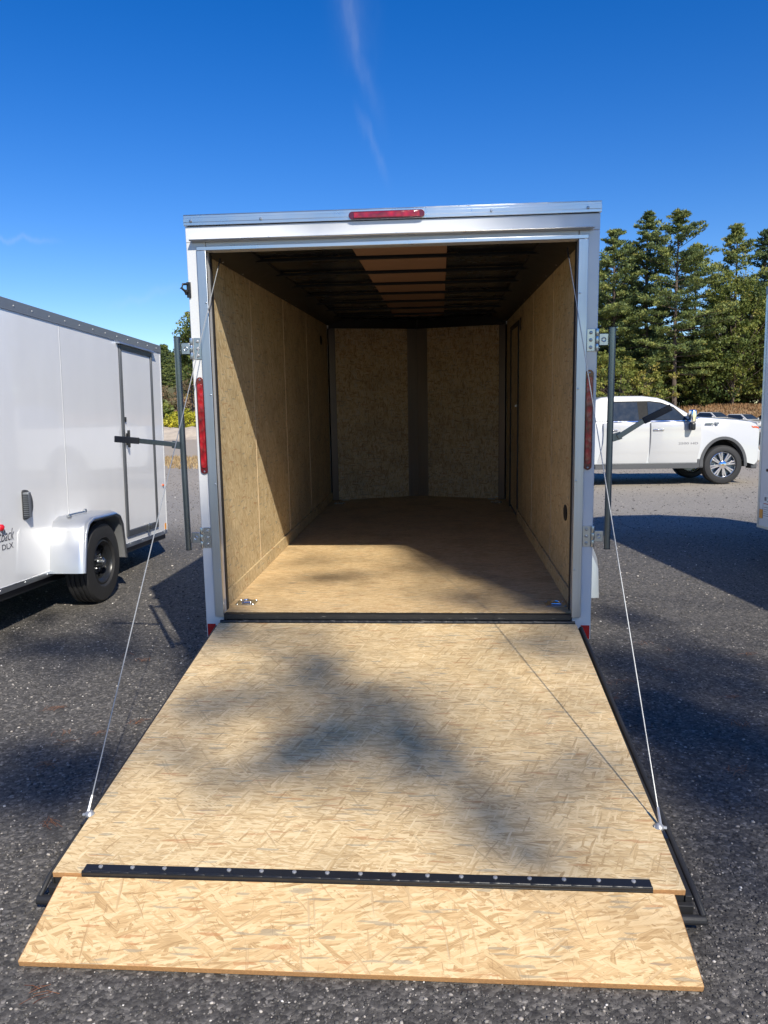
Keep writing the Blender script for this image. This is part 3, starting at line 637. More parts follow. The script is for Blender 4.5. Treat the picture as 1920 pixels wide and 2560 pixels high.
# D rings
for (dx, dy) in ((-.885, .205), (.905, .185), (-.86, 4.30), (.86, 4.30)):
    mb = MB()
    sq = .058; r_ = .036; n_ = 24
    outer = []; inner = []
    for k in range(n_):
        t_ = 2 * math.pi * (k + .5) / n_; c_, s_ = math.cos(t_), math.sin(t_); f_ = sq / max(abs(c_), abs(s_)); f_ = min(f_, sq * 1.28)
        outer.append((dx + c_ * f_, dy + s_ * f_, .0035)); inner.append((dx + c_ * r_, dy + s_ * r_, .0035))
    low = [(p[0], p[1], .0005) for p in outer]; deep = [(dx + (p[0] - dx) * .7, dy + (p[1] - dy) * .7, .0012) for p in inner]
    vs_ = outer + inner + low + deep
    fs = [(k, (k + 1) % n_, n_ + (k + 1) % n_, n_ + k) for k in range(n_)] + [(2 * n_ + k, 2 * n_ + (k + 1) % n_, (k + 1) % n_, k) for k in range(n_)] + [(n_ + k, n_ + (k + 1) % n_, 3 * n_ + (k + 1) % n_, 3 * n_ + k) for k in range(n_)] + [tuple(range(3 * n_, 4 * n_))]
    mb.add(vs_, fs)
    for ex in (-1, 1):
        for ey in (-1, 1): mb.lathe([(.006, 0), (.004, .003), (.001, .0035)], (dx + ex * .046, dy + ey * .046, .0035), (0, 0, 1), 8, False)
    dr = mb.build('tie_down', M['galv'], T, smooth=True, fix=True)
    mb = MB(); pts = [(dx + .026 * math.cos(t_), dy + .026 * math.sin(t_) - .004, .0085 + .006 * math.sin(t_)) for t_ in np.linspace(-.3, math.pi + .3, 14)]; pts.append(pts[0]); mb.tube(pts, .0045, 8); mb.build('ring', M['chrome'], dr, smooth=True)

# fenders + wheels (tandem)
def fender(parent, s, x_in, x_out, y0, y1, zb, zt, mat, name='fender', rr=.12, rounded=False):
    def prof(o):
        pts = [(y0 - o * 0, zb), (y0 + .045 + o * 0, zt - .10), (y0 + .10, zt - .03), (y0 + .19, zt), (y1 - .19, zt), (y1 - .10, zt - .03), (y1 - .045, zt - .10), (y1, zb)]
        return pts
    pf = prof(0); cy = (y0 + y1) / 2; m_ = MB(); n_ = len(pf); vs_ = []
    st = ((x_in, 0, 1.0), (x_out - s * .24, -.01, 1.0), (x_out - s * .13, -.05, 1.0), (x_out - s * .05, -.13, 1.0), (x_out, -.24, .99), (x_out - s * .012, -.25, .96), (x_in, -.03, .96)) if rounded else ((x_in, 0, 1.0), (x_out - s * .05, 0, 1.0), (x_out - s * .015, -.010, .985), (x_out, -.032, .955), (x_out - s * .008, -.045, .93), (x_out - s * .012, -.030, .95), (x_in, -.02, .97))
    for (xx, dz, k) in st:
        for (y_, z_) in pf: vs_.append((xx, cy + (y_ - cy) * k, max(zb, z_ + dz) if z_ > zb + .001 else zb))
    fs = [(j * n_ + i, j * n_ + i + 1, (j + 1) * n_ + i + 1, (j + 1) * n_ + i) for j in range(6) for i in range(n_ - 1)]
    m_.add(vs_, fs); o = m_.build(name, mat, parent, smooth=True); return o
def wheel(parent, c, s, rt=.345, w=.205, rim=.19, spoke_mat=None, name='wheel'):
    c = Vector(c); m_ = MB(); h = w / 2
    prof = [(rim, -h * .8), (rim + .02, -h), (rt * .80, -h * 1.02), (rt * .94, -h * .93), (rt * .985, -h * .75)]
    for g in (-.5, -.17, .17, .5): prof += [(rt, g * h * 1.2 - .016), (rt, g * h * 1.2 + .008), (rt - .008, g * h * 1.2 + .010), (rt - .008, g * h * 1.2 + .015)]
    prof += [(rt * .985, h * .75), (rt * .94, h * .93), (rt * .80, h * 1.02), (rim + .02, h), (rim, h * .8)]
    m_.lathe(prof, c, (s, 0, 0), 48, True); t_ = m_.build(name, M['rubber'], parent, smooth=True)
    return t_
def black_rim(t_, c, s, rim=.19, w=.205):
    c = Vector(c); h = w / 2; m_ = MB()
    m_.lathe([(rim - .002, -h * .8), (rim, h * .86), (rim - .012, h * .9), (rim - .02, h * .7), (rim - .045, h * .55), (rim - .05, h * .1), (rim * .62, h * .15), (rim * .5, h * .38), (.055, h * .40), (.001, h * .40), (.001, h * .1), (rim * .6, -h * .2)], c, (s, 0, 0), 40, True)
    r_ = m_.build('rim', M['black'], t_, smooth=True)
    for k in range(8):
        m_ = MB(); a_ = k * math.pi / 4; q = Matrix.Rotation(a_, 4, 'X')
        for p in ((.118),):
            v = c + Vector((s * (h * .22), math.cos(a_) * p, math.sin(a_) * p)); m_.add([v + Vector((s * .006, 0, 0)) + q @ Vector((0, dy_, dz_)) for dy_, dz_ in ((-.010, -.028), (.022, -.016), (.022, .016), (-.010, .028))], [(0, 1, 2, 3)])
        m_.build('rim_slot', M['underbody'], t_)
    m_ = MB(); m_.cyl(c + Vector((s * h * .3, 0, 0)), c + Vector((s * h * .95, 0, 0)), .038, .034, 20); m_.cyl(c + Vector((s * h * .96, 0, 0)), c + Vector((s * h * 1.06, 0, 0)), .024, .022, 16)
    m_.build('hub', M['galv'], t_, bevel=.003)
    for k in range(5):
        a_ = k * 2 * math.pi / 5 + .4; v = c + Vector((s * h * .38, math.cos(a_) * .062, math.sin(a_) * .062)); m_ = MB(); m_.cyl(v, v + Vector((s * .032, 0, 0)), .0105, .009, 6); m_.build('lug_nut', M['chrome'], t_, bevel=.001)
for s in (-1, 1):
    fender(T, s, s * (W + .001), s * 1.44, 1.62, 3.48, -.35, .20, M['fender_metal'], rounded=True)
    for yc in (2.12, 2.98):
        c = (s * 1.25, yc, -.17 - yc * math.tan(TILT) + .02); t_ = wheel(T, c, s); black_rim(t_, c, s)
    mb = MB(); 
mb = MB()
for yc in (2.16, 2.98): mb.cyl((-1.16, yc, -.17 - yc * math.tan(TILT)), (1.16, yc, -.17 - yc * math.tan(TILT)), .03)
mb.build('axle', M['black'], T)

# ramp door: its own sloped frame
AN = 0.1210
RM = Matrix.Translation((0, -.05, -.04)) @ Matrix.Rotation(AN, 4, 'X')     # local: -y goes down the ramp, z is up from the plywood
RP = bpy.data.objects.new('ramp_door', None); col.objects.link(RP); RP.parent = T; RP.matrix_local = RM; RP.empty_display_size = .1
LR = 1.948
mb = MB(); mb.box(-.979, .979, -.712, -.012, -.018, 0); mb.box(-.979, .979, -LR, -.7135, -.018, 0); rp1 = mb.build('ramp_panel', M['osb_ramp'], RP, bevel=.001)
mb = MB(); mb.box(-.978, .978, -LR - .0015, -LR - .0002, -.0175, -.001); mb.build('panel_edge', M['osb_edge'], RP)
mb = MB()
for s, xo in ((-1, .986), (1, 1.000)): a0, a1 = sorted((s * .9795, s * xo)); mb.box(a0, a1, -1.95, -.02, -.055, -.020); mb.tube([(s * (xo + .001), -.03, -.014), (s * (xo + .003), -1.0, -.018), (s * (xo + .012), -1.93, -.024), (s * (xo + .024), -1.985, -.060)], .008 if s < 0 else .011, 8)
mb.box(-.99, 1.0, -1.968, -1.950, -.082, -.040); mb.tube([(-1.018, -1.988, -.070), (1.03, -1.988, -.070)], .015, 10)
mb.box(-.978, .978, -1.945, -.02, -.055, -.0185)
mb.build('ramp_frame', M['rubber'], RP, bevel=.002)
mb = MB(); mb.box(-.975, .975, -.0112, .030, -.022, -.004); mb.tube([(-.975, .006, .0), (.975, .006, .0)], .009, 10)
for k in range(32): mb.cyl((-.97 + k * .0613, .006, 0), (-.97 + k * .0613 + .029, .006, 0), .0102, n=10)
mb.build('ramp_hinge', M['black_worn'], RP, bevel=.001)
# floor threshold strip (black, with the pale scuffs of old grease)
mb = MB(); mb.box(-.957, .957, -.030, .014, -.030, -.002); mb.tube([(-.957, -.022, -.006), (.957, -.022, -.006)], .006, 8); mb.build('threshold', M['black_worn'], T)
FM = RM @ Matrix.Translation((0, -LR - .002, -.009)) @ Matrix.Rotation(.2709 - AN, 4, 'X')
FL = bpy.data.objects.new('ramp_flap', None); col.objects.link(FL); FL.parent = T; FL.matrix_local = FM; FL.empty_display_size = .1
mb = MB(); mb.box(-.944, .944, -.291, -.004, -.018, 0); mb.build('flap_panel', M['osb_flap'], FL, bevel=.001)
mb = MB(); mb.box(-.9435, .9435, -.2925, -.2912, -.0175, -.0008); mb.box(-.9455, -.9442, -.290, -.005, -.0175, -.0008); mb.box(.9442, .9455, -.290, -.005, -.0175, -.0008); mb.build('flap_edge', M['osb_edge'], FL)
# piano hinge
mb = MB(); mb.box(-.883, .883, -LR - .002, -LR + .037, .0005, .0030); mb.box(-.883, .883, -LR - .0040, -LR - .0018, -.012, .0035)
mb.tube([(-.883, -LR + .002, .003), (.883, -LR + .002, .003)], .0042, 10)
for k in range(29): mb.cyl((-.883 + k * .061, -LR + .002, .003), (-.883 + k * .061 + .03, -LR + .002, .003), .0050, n=10)
ph = mb.build('piano_hinge', M['black'], T, bevel=.0005); ph.matrix_local = RM
mb = MB(); mb.box(-.883, .883, -.003, .002, .0005, .0032); hl_ = mb.build('hinge_leaf', M['black'], FL, bevel=.0005)
for k in range(17):
    mb = MB(); xx = -.832 + k * .1040; mb.lathe([(.0072, 0), (.0068, .0025), (.0045, .004), (.001, .0045)], (xx, -LR + .026, .0030), (0, 0, 1), 12, False); mb.build('bolt', M['bolt'], ph, smooth=True)
# cables
for s in (-1, 1):
    top = Vector((s * .925 - .007 + (.02 if s < 0 else 0), .08, 1.93)); bot = Vector((s * .985 - .004, -1.70, -.232))
    pts = []
    for k in range(13):
        t_ = k / 12; p = top.lerp(bot, t_); p.z -= .010 * math.sin(math.pi * t_); p.x += s * .004 * math.sin(math.pi * t_); pts.append(p)
    mb = MB(); mb.tube(pts, .0023, 6); cb_ = mb.build('cable', M['cable'], T, smooth=True)
    cb_['label'] = 'thin steel cable from the %s top of the opening down to the ramp edge' % ('left' if s < 0 else 'right')
    mb = MB(); d = (pts[-2] - pts[-1]).normalized(); mb.cyl(bot, bot + d * .055, .0055, .0045, 8)
    mb.tube([bot + d * .02, bot + Vector((0, 0, -.005)), bot + Vector((0, -.012, -.012)), bot + Vector((0, 0, -.016))], .004, 6)
    mb.lathe([(.016, -.008), (.017, 0), (.012, .008), (.005, .013), (.001, .014)], bot + Vector((-s * .006, 0, -.008)), (-s * .3, 0, 1), 12, False)
    mb.cyl(bot + Vector((s * .02, .0, -.012)), bot + Vector((-s * .022, 0, -.008)), .006, n=8)
    mb.build('cable_clamp', M['bolt'], cb_, smooth=True)
    mb = MB(); mb.cyl(top, top + (pts[1] - pts[0]).normalized() * .075, .0042, n=8); mb.build('cable_sleeve', M['black'], cb_)
    mb = MB(); mb.box(s * .985 - .006, s * .985 + .006, -1.76, -1.69, -.30, -.245); mb.build('cable_bracket', M['black'], cb_)

# ------------------------------------------------------------------ trailer on the left
T2 = thing('cargo_trailer', 'white enclosed trailer on the left with closed side door, black wheel and dark roof trim', 'trailer', (-2.86, 2.15, .0), (-R(1.15), 0, 0), 'white enclosed trailers')
# local x=0 is the near side skin, going to -1.85; y relative to the axle
ZB, ZT = .318, 2.405; Y0, Y1 = -1.62, 2.24
def seam_box(m_, y_, z0, z1, w=.006, t_=.0015): m_.box(0.0, t_, y_ - w, y_ + w, z0, z1)
mb = MB(); mb.box(-1.85, 0, Y0, Y1, ZB, ZT); 
mb.build('body', M['shell'], T2, bevel=.004)
mb = MB(); mb.prism([(-1.845, Y1 + .0005), (-.005, Y1 + .0005), (-.70, Y1 + .62), (-1.15, Y1 + .62)], 2, ZB + .001, ZT - .001); mb.build('nose', M['shell'], T2, bevel=.01)
mb = MB(); seam_box(mb, -.09, ZB + .05, ZT - .08); mb.build('panel_seam', M['white'], T2); mb = MB(); seam_box(mb, Y1 - .012, ZB + .03, ZT - .08, .010, .003)
for k in range(15): mb.lathe([(.006, 0), (.004, .002), (.001, .003)], (.003, Y1 - .012, ZB + .08 + k * .135), (1, 0, 0), 6, False)
mb.build('panel_seam', M['white'], T2)
mb = MB(); mb.box(-.03, .006, Y0 - .01, Y1 + .006, ZT - .072, ZT + .006); mb.box(-1.86, -1.82, Y0, Y1, ZT - .07, ZT + .006); mb.box(-.0305, .009, Y0 - .01, Y1 + .006, ZT - .076, ZT - .070)
rt_ = mb.build('roof_trim', M['trim_grey'], T2, bevel=.002)
for k in range(14): mb = MB(); mb.lathe([(.008, 0), (.007, .003), (.001, .006)], (.006, -1.3 + k * .262, ZT - .036), (1, 0, 0), 8, False); mb.build('screw', M['cable'], rt_)
mb = MB(); mb.box(-.01, .005, Y0, -.40, ZB - .012, ZB + .030); mb.box(-.01, .005, .46, Y1 - .02, ZB - .012, ZB + .030)
for k in range(12): mb.lathe([(.007, 0), (.005, .003), (.001, .004)], (.005, (-1.5 + k * .33) if k < 4 else (.52 + (k - 4) * .32), ZB + .012), (1, 0, 0), 6, False) if (k < 4 or k < 10) else None
mb.build('bottom_trim', M['alum'], T2, bevel=.001)
mb = MB(); mb.box(-1.845, -.02, Y0 + .02, Y1 - .02, ZB - .07, ZB - .001); mb.box(-1.0, -.9, Y1, Y1 + 1.7, ZB - .10, ZB - .001); mb.cyl((-.95, 0, .34), (.12, 0, .34), .03); mb.cyl((-1.97, 0, .34), (-.95, 0, .34), .03)
mb.build('underframe', M['black'], T2)
# side door: local y 1.08..1.96 -> world 3.23..4.08
dy0, dy1, dz0, dz1 = 1.08, 1.93, .415, 2.30
mb = MB(); mb.box(.0, .008, dy0 + .05, dy1 - .045, dz0 + .06, dz1 - .05); sd = mb.build('side_door', M['shell'], T2, bevel=.003)
mb = MB()
for (a0, a1, b0, b1) in ((dy0, dy0 + .020, dz0, dz1), (dy0 + .026, dy0 + .046, dz0, dz1), (dy1 - .040, dy1 - .026, dz0, dz1), (dy1 - .020, dy1, dz0, dz1)): mb.box(-.001, .018, a0, a1, b0, b1)
mb.box(-.001, .018, dy0 + .047, dy1 - .041, dz0, dz0 + .055); mb.box(-.001, .018, dy0 + .047, dy1 - .041, dz1 - .045, dz1)
mb.box(-.001, .009, dy0 + .0205, dy0 + .0255, dz0, dz1); mb.box(-.001, .009, dy1 - .0255, dy1 - .0205, dz0, dz1)
mb.build('door_frame', M['frame_grey'], sd, bevel=.002)
mb = MB(); mb.prism([(.0, dz1 + .035), (.045, dz1 + .006), (.045, dz1 + .002), (.0, dz1 + .004)], 1, dy0 - .05, dy1 + .07); mb.build('drip_rail', M['alum'], sd)
mb = MB(); mb.box(.0005, .004, dy0 - .03, dy1 + .04, dz1 + .036, dz1 + .085); mb.build('door_sill_plate', M['white'], sd)
mb = MB(); mb.box(.018, .030, dy0 + .05, dy0 + .10, 1.32, 1.44); mb.box(.030, .052, dy0 + .06, dy0 + .085, 1.30, 1.47); mb.box(.009, .022, dy0 + .06, dy0 + .085, 1.55, 1.60)
mb.build('door_latch', M['black'], sd, bevel=.004)
mb = MB(); mb.box(.0185, .034, 1.60, 1.63, dz0 - .02, dz0 + .075); mb.tube([(.03, 1.615, dz0 + .07), (.045, 1.63, dz0 + .05), (.04, 1.64, dz0 + .01)], .006, 6); mb.build('door_holder', M['galv'], sd, bevel=.002)
mb = MB(); mb.box(.003, .006, Y1 - .085, Y1 - .045, ZB + .04, ZB + .11); mb.build('side_reflector', M['amber'], T2)
mb = MB(); mb.lathe([(.014, 0), (.013, .012), (.004, .018), (.001, .019)], (.001, Y1 - .10, .86), (1, 0, 0), 12, False); mb.build('marker_lamp', simple('orange_marker', (.6, .12, .03), .2, coat=.8), T2, smooth=True)
mb = MB(); mb.lathe([(.026, 0), (.024, .015), (.012, .026), (.001, .028)], (.001, -1.115, .775), (1, 0, 0), 16, False); mb.build('marker_lamp', M['red_plastic'], T2, smooth=True)
# side vent: half-round recessed hood  (world y 1.35..1.50, z .80..1.01)
mb = MB()
yv0, yv1, zv0, zv1 = -.815, -.660, .795, 1.02; zc = (zv0 + zv1) / 2
pts = [(yv0, zv0 + .012), (yv0, zv1 - .012), (yv0 + .015, zv1), (yv0 + .05, zv1)] + [(yv0 + .05 + (yv1 - yv0 - .05) * math.cos(t_), zc + (zv1 - zv0) / 2 * math.sin(t_)) for t_ in np.linspace(1.25, -1.25, 10)] + [(yv0 + .05, zv0), (yv0 + .015, zv0)]
mb.prism(pts, 0, .0005, .006); vt = mb.build('side_vent', M['flare'], T2, bevel=.002)
mb = MB(); mb.prism([(.006, yv0 + .006), (.050, yv0 + .010), (.048, yv0 + .05), (.006, yv1 - .04)], 2, zv0 + .018, zv1 - .018)
mb.build('vent_hood', M['trim_grey'], vt, bevel=.004)
mb = MB()
for k in range(12): mb.box(.0065, .052, yv0 + .002, yv0 + .0055, zv0 + .026 + k * .0145, zv0 + .032 + k * .0145)
mb.build('vent_louvre', M['black'], vt)
# lettering: reads along +y, faces +x
TM = lambda y_, z_: Matrix(((0, 0, 1, .0012), (1, 0, 0, y_), (0, 1, 0, z_), (0, 0, 0, 1)))
text('lettering', 'OutBack', .125, M['dark_text'], T2, TM(-.945, .672), shear=.45, offset=-.001, width=.31, right=True)
text('lettering', 'DLX', .058, M['dark_text'], T2, TM(-.965, .612), width=.145, right=True)
# fender + wheel
fender(T2, 1, .001, .28, -.46, .40, .325, .765, M['fender_metal'], rr=.1)
mb = MB()
fp = [(-.455, .325), (-.40, .66), (-.345, .735), (-.255, .765), (.195, .765), (.285, .735), (.340, .66), (.395, .325)]
def path3(x_): return [(x_, -.03 + (p[0] + .03) * .97, p[1] - .026 if p[1] > .33 else p[1]) for p in fp]
mb.tube(path3(.282), .011, 6); mb.build('fender_edge', M['alum'], T2, smooth=True)
mb = MB(); mb.box(.02, .24, .402, .408, .33, .62); mb.build('mud_flap', M['flare'], T2)
mb = MB(); mb.cyl((.10, -.30, .779), (.10, .02, .779), .007, n=8); mb.cyl((.10, .0, .770), (.10, .0, .800), .014, n=6); mb.box(.085, .115, -.31, -.28, .766, .776); mb.build('fender_wrench', M['galv'], T2)
t_ = wheel(T2, (.145, 0, .345), 1); black_rim(t_, (.145, 0, .345), 1)
t_ = wheel(T2, (-1.99, 0, .345), -1); black_rim(t_, (-1.99, 0, .345), -1)
fender(T2, -1, -1.851, -2.13, -.46, .40, .325, .765, M['white'])
# ------------------------------------------------------------------ trailer on the right edge
T3 = thing('cargo_trailer', 'tall enclosed trailer cut off by the right edge, its shaded side and front corner showing', 'trailer', (3.62, 4.28, 0), (0, 0, 0), 'white enclosed trailers')
th = math.atan2(.62, 5.2)
A = Vector((0, 0, 0)); D = Vector((math.sin(th), -math.cos(th), 0)); E_ = Vector((math.cos(th), math.sin(th), 0))
L3 = 5.4; Wd = 2.2
def q3(u, v): p = D * u + E_ * v; return (p.x, p.y)
fp3 = [q3(0, 0), q3(L3, 0), q3(L3, Wd), q3(.1, Wd), q3(-.38, 1.45), q3(-.40, .75)]
mb = MB(); mb.prism(fp3, 2, .335, 2.80); mb.build('body', M['shaded_shell'], T3, bevel=.006)
M3 = Matrix(((D.x, E_.x, 0, 0), (D.y, E_.y, 0, 0), (0, 0, 1, 0), (0, 0, 0, 1)))
mb = MB(); mb.box(-.002, .035, -.004, -.0005, .34, 2.72, M3)
for k in range(20): mb.lathe([(.006, 0), (.004, .002), (.001, .003)], M3 @ Vector((.018, -.004, .37 + k * .122)), -E_, 8, False)
mb.build('corner_trim', M['alum_z'], T3)
mb = MB(); mb.box(-.004, L3, -.010, .03, 2.73, 2.81, M3); mb.build('roof_trim', M['trim_grey'], T3, bevel=.002)
for u0, u1 in ((.0, 1.6), (3.5, L3)): mb = MB(); mb.box(u0, u1, -.006, .01, .315, .345, M3); mb.build('bottom_trim', M['alum'], T3)
mb = MB(); mb.box(.045, .105, -.006, -.0008, .42, .515, M3); mb.build('side_reflector', M['amber'], T3)
mb = MB(); mb.box(.045, .105, -.0055, -.0008, .5155, .585, M3); mb.box(.115, .30, -.003, -.0008, .43, .68, M3); lb = mb.build('data_label', M['white_plain'], T3)
mb = MB(); mb.box(.118, .297, -.0042, -.0032, .575, .583, M3); mb.build('label_line', M['reflector'], lb)
mb = MB()
for k in range(5): mb.box(.125, .24 - .02 * (k % 3), -.0042, -.0032, .45 + k * .022, .455 + k * .022, M3)
mb.box(.13, .17, -.0042, -.0032, .61, .65, M3); mb.box(.19, .25, -.0042, -.0032, .60, .612, M3); mb.box(.19, .25, -.0042, -.0032, .64, .65, M3)
mb.build('label_print', M['grey_text'], lb)
mb = MB(); p = M3 @ Vector((.16, -.001, .93)); mb.lathe([(.016, 0), (.015, .010), (.004, .014), (.001, .015)], p, -E_, 12, False); mb.build('marker_lamp', simple('brown_marker', (.10, .03, .015), .3, coat=.5), T3)
mb = MB(); mb.box(.1, L3 - .1, .1, Wd - .1, .25, .3345, M3); mb.build('underframe', M['black'], T3)
for v_, s in ((-.12, -1), (Wd + .12, 1)):
    for u_ in (2.2, 3.0):
        p = M3 @ Vector((u_, v_, 0)); c = Vector((p.x, p.y, .345)); t_ = wheel(T3, (0, 0, 0), s); t_.location = c; t_.rotation_euler = (0, 0, th)
        for g_ in (black_rim,): g_(t_, (0, 0, 0), s)
mb = MB(); mb.prism([(1.75, .5), (1.85, .80), (3.35, .80), (3.45, .5)], 1, -.24, -.001, M3); mb.build('fender', M['alum'], T3, bevel=.02)

# ------------------------------------------------------------------ pickup truck
K = thing('pickup_truck', 'white crew cab pickup truck parked side-on below the pines', 'pickup truck', (6.29, 13.90, 0), (0, 0, R(4)))
# local: x forward from the front axle, near side at y=-.90, so shift by half width
HW = .99; OY = 0.0
def outline():
    p = [(.60, .42), (.665, .50), (.69, .72), (.66, .76), (.672, 1.10), (.655, 1.21), (.60, 1.285), (.48, 1.335), (.2, 1.375), (-.2, 1.405), (-.56, 1.432), (-.66, 1.40), (-.90, 1.372), (-2.86, 1.385), (-2.90, 1.40), (-5.86, 1.43), (-5.90, 1.30), (-5.93, .78), (-5.86, .60), (-5.80, .55)]
    b_ = []
    def arch(cx, r_):
        return [(cx + .83 * r_ * math.cos(t_), .42 + r_ * math.sin(t_)) for t_ in np.linspace(math.pi - .1, .1, 12)]
    p += arch(-4.02, .53) + [(-3.45, .47), (-.62, .47)] + arch(-.08, .56)
    return p
ol = outline()
ysn = [-1.0, -.985, -.93, -.6, 0, .6, .93, .985, 1.0]
mb = MB(); vs_ = []
for yn in ysn:
    ay = abs(yn); bul = .20 * (1 - ay ** 2.4); ins = .03 if ay > .99 else (.008 if ay > .98 else 0)
    for (x_, z_) in ol:
        f_ = max(0, min(1, (x_ - .15) / .5)); xx = x_ + bul * f_
        zz = z_ + (.035 * (1 - ay ** 2) if (z_ > 1.2 and x_ > -.6) else 0)
        yy = yn * HW
        if z_ > 1.15: yy *= (1 - .05 * (z_ - 1.15) / .25)
        if z_ > 1.19: zz -= ins
        vs_.append((xx - (ins * .5 if x_ > .5 else 0), yy, zz))
n_ = len(ol); fs = [tuple(range(n_)), tuple(reversed(range((len(ysn) - 1) * n_, len(ysn) * n_)))]
for j in range(len(ysn) - 1): fs += [(j * n_ + i, (j + 1) * n_ + i, (j + 1) * n_ + (i + 1) % n_, j * n_ + (i + 1) % n_) for i in range(n_)]
mb.add(vs_, fs); body = mb.build('body', M['truck_paint'], K, smooth=True)
# cab
gh = [(-.62, 1.365), (-.85, 1.545), (-1.15, 1.735), (-1.30, 1.81), (-1.45, 1.865), (-1.78, 1.908), (-2.35, 1.912), (-2.66, 1.885), (-2.79, 1.83), (-2.84, 1.70), (-2.88, 1.37)]
def hw(z_): return .935 - (z_ - 1.37) * .30
mb = MB(); n_ = len(gh); vs_ = [(x_, -hw(z_), z_) for x_, z_ in gh] + [(x_, hw(z_), z_) for x_, z_ in gh] + [(x_, 0, z_ + .02) for x_, z_ in gh]
fs = [tuple(range(n_)), tuple(reversed(range(n_, 2 * n_)))] + [(i, 2 * n_ + i, 2 * n_ + (i + 1) % n_, (i + 1) % n_) for i in range(n_)] + [(2 * n_ + i, n_ + i, n_ + (i + 1) % n_, 2 * n_ + (i + 1) % n_) for i in range(n_)]
mb.add(vs_, fs); mb.build('cab', M['truck_paint'], K, bevel=.03, seg=3)
def side_panel(pts, off, thk, s=-1):
    """a pane lying on the sloped cab side"""
    m_ = MB(); vs_ = [(x_, s * (hw(z_) + off), z_) for x_, z_ in pts] + [(x_, s * (hw(z_) + off + thk), z_) for x_, z_ in pts]; n__ = len(pts)
    m_.add(vs_, [tuple(range(n__)), tuple(reversed(range(n__, 2 * n__)))] + [(k, n__ + k, n__ + (k + 1) % n__, (k + 1) % n__) for k in range(n__)]); return m_
for s in (-1, 1):
    side_panel([(-2.52, 1.385), (-2.50, 1.77), (-2.44, 1.80), (-1.62, 1.80), (-1.38, 1.765), (-1.12, 1.665), (-.83, 1.385)], .0060, .004, s).build('window_surround', M['underbody'], K)
    side_panel([(-2.44, 1.395), (-2.43, 1.765), (-2.40, 1.775), (-1.90, 1.775), (-1.88, 1.395)], .0120, .006, s).build('window', M['car_glass'], K)
    side_panel([(-1.68, 1.395), (-1.68, 1.775), (-1.63, 1.778), (-1.38, 1.74), (-1.14, 1.645), (-.88, 1.395)], .0120, .006, s).build('window', M['car_glass'], K)
    side_panel([(-2.5, 1.362), (-2.5, 1.380), (-.86, 1.380), (-.86, 1.362)], .011, .010, s).build('window_trim', M['chrome'], K)
    for (da, db, ta, tb, hx) in ((-1.64, -.575, -1.685, -.645, -1.60), (-2.65, -1.665, -2.78, -1.715, -2.58)):
        mb = MB(); sec = [(.482, .000), (.54, .010), (.64, .016), (.70, .024), (.745, .030), (.90, .034), (1.08, .033), (1.19, .027), (1.24, .030), (1.30, .022), (1.345, .004), (1.350, -.02)]; vs_ = []
        for (z_, o_) in sec:
            f_ = min(1, max(0, (1.0 - z_) / .5)) ** 1.5; xa, xb = da + (ta - da) * f_, db + (tb - db) * f_
            vs_ += [(xa, s * (HW - .02), z_), (xa + .004, s * (HW + o_ - .006), z_), (xa + .014, s * (HW + o_), z_), (xb - .014, s * (HW + o_), z_), (xb - .004, s * (HW + o_ - .006), z_), (xb, s * (HW - .02), z_)]
        fs = [(j * 6 + i, j * 6 + i + 1, j * 6 + i + 7, j * 6 + i + 6) for j in range(len(sec) - 1) for i in range(5)]
        mb.add(vs_, fs); dr_ = mb.build('door', M['truck_paint'], K, smooth=True)
        mb = MB(); a0, a1 = sorted((s * (HW + .028), s * (HW + .055))); mb.box(hx, hx + .23, a0, a1, 1.170, 1.205); mb.build('handle', M['chrome'], dr_, bevel=.01)
    for path in ([(-2.885, 1.36), (-2.885, .49)], [(-2.66, .478), (-.64, .478)]):
        mb = MB()
        for k in range(len(path) - 1):
            (xa, za), (xb, zb_) = path[k], path[k + 1]; l_ = math.hypot(xb - xa, zb_ - za); ux, uz = (zb_ - za) / l_ * .004, -(xb - xa) / l_ * .004
            mb.prism([(xa - ux, za - uz), (xb - ux, zb_ - uz), (xb + ux, zb_ + uz), (xa + ux, za + uz)], 1, s * (HW + .0002) if True else 0, s * (HW - .012))
        mb.build('door_gap', M['flare'], K)
    # flares
    for cx in (-.08, -4.02):
        mb = MB(); pts = []
        for k, t_ in enumerate(np.linspace(-.05, math.pi + .05, 24)): pts.append((cx + .505 * math.cos(t_), .42 + .605 * math.sin(t_)))
        inn = [(cx + .445 * math.cos(t_), .42 + .545 * math.sin(t_)) for t_ in np.linspace(math.pi + .05, -.05, 24)]
        pl_ = pts + inn; n__ = len(pts); vs_ = []
        for yy in (s * (HW - .03), s * (HW + .02)): vs_ += [(x_, yy, z_) for x_, z_ in pts] + [(x_, yy, z_) for x_, z_ in reversed(inn)]
        fs = []
        for i in range(n__ - 1):
            fs += [(i, i + 1, n__ + i + 1, n__ + i), (2 * n__ + i, 3 * n__ + i, 3 * n__ + i + 1, 2 * n__ + i + 1), (i, 2 * n__ + i, 2 * n__ + i + 1, i + 1), (n__ + i, n__ + i + 1, 3 * n__ + i + 1, 3 * n__ + i)]
        mb.add(vs_, fs); mb.build('wheel_flare', M['flare'], K, smooth=True)
    # mirror
    mb = MB(); mb.box(-.87, -.76, *sorted((s * 1.03, s * 1.22)), 1.33, 1.60); mr = mb.build('mirror', M['chrome'], K, bevel=.03, seg=3)
    mb = MB(); mb.box(-.865, -.765, *sorted((s * 1.03, s * 1.21)), 1.17, 1.328); mb.build('mirror_base', M['black'], mr, bevel=.03, seg=3)
    mb = MB(); mb.box(-.83, -.78, *sorted((s * .90, s * 1.03)), 1.36, 1.40); mb.box(-.83, -.78, *sorted((s * .90, s * 1.03)), 1.50, 1.53); mb.build('mirror_arm', M['black'], mr)
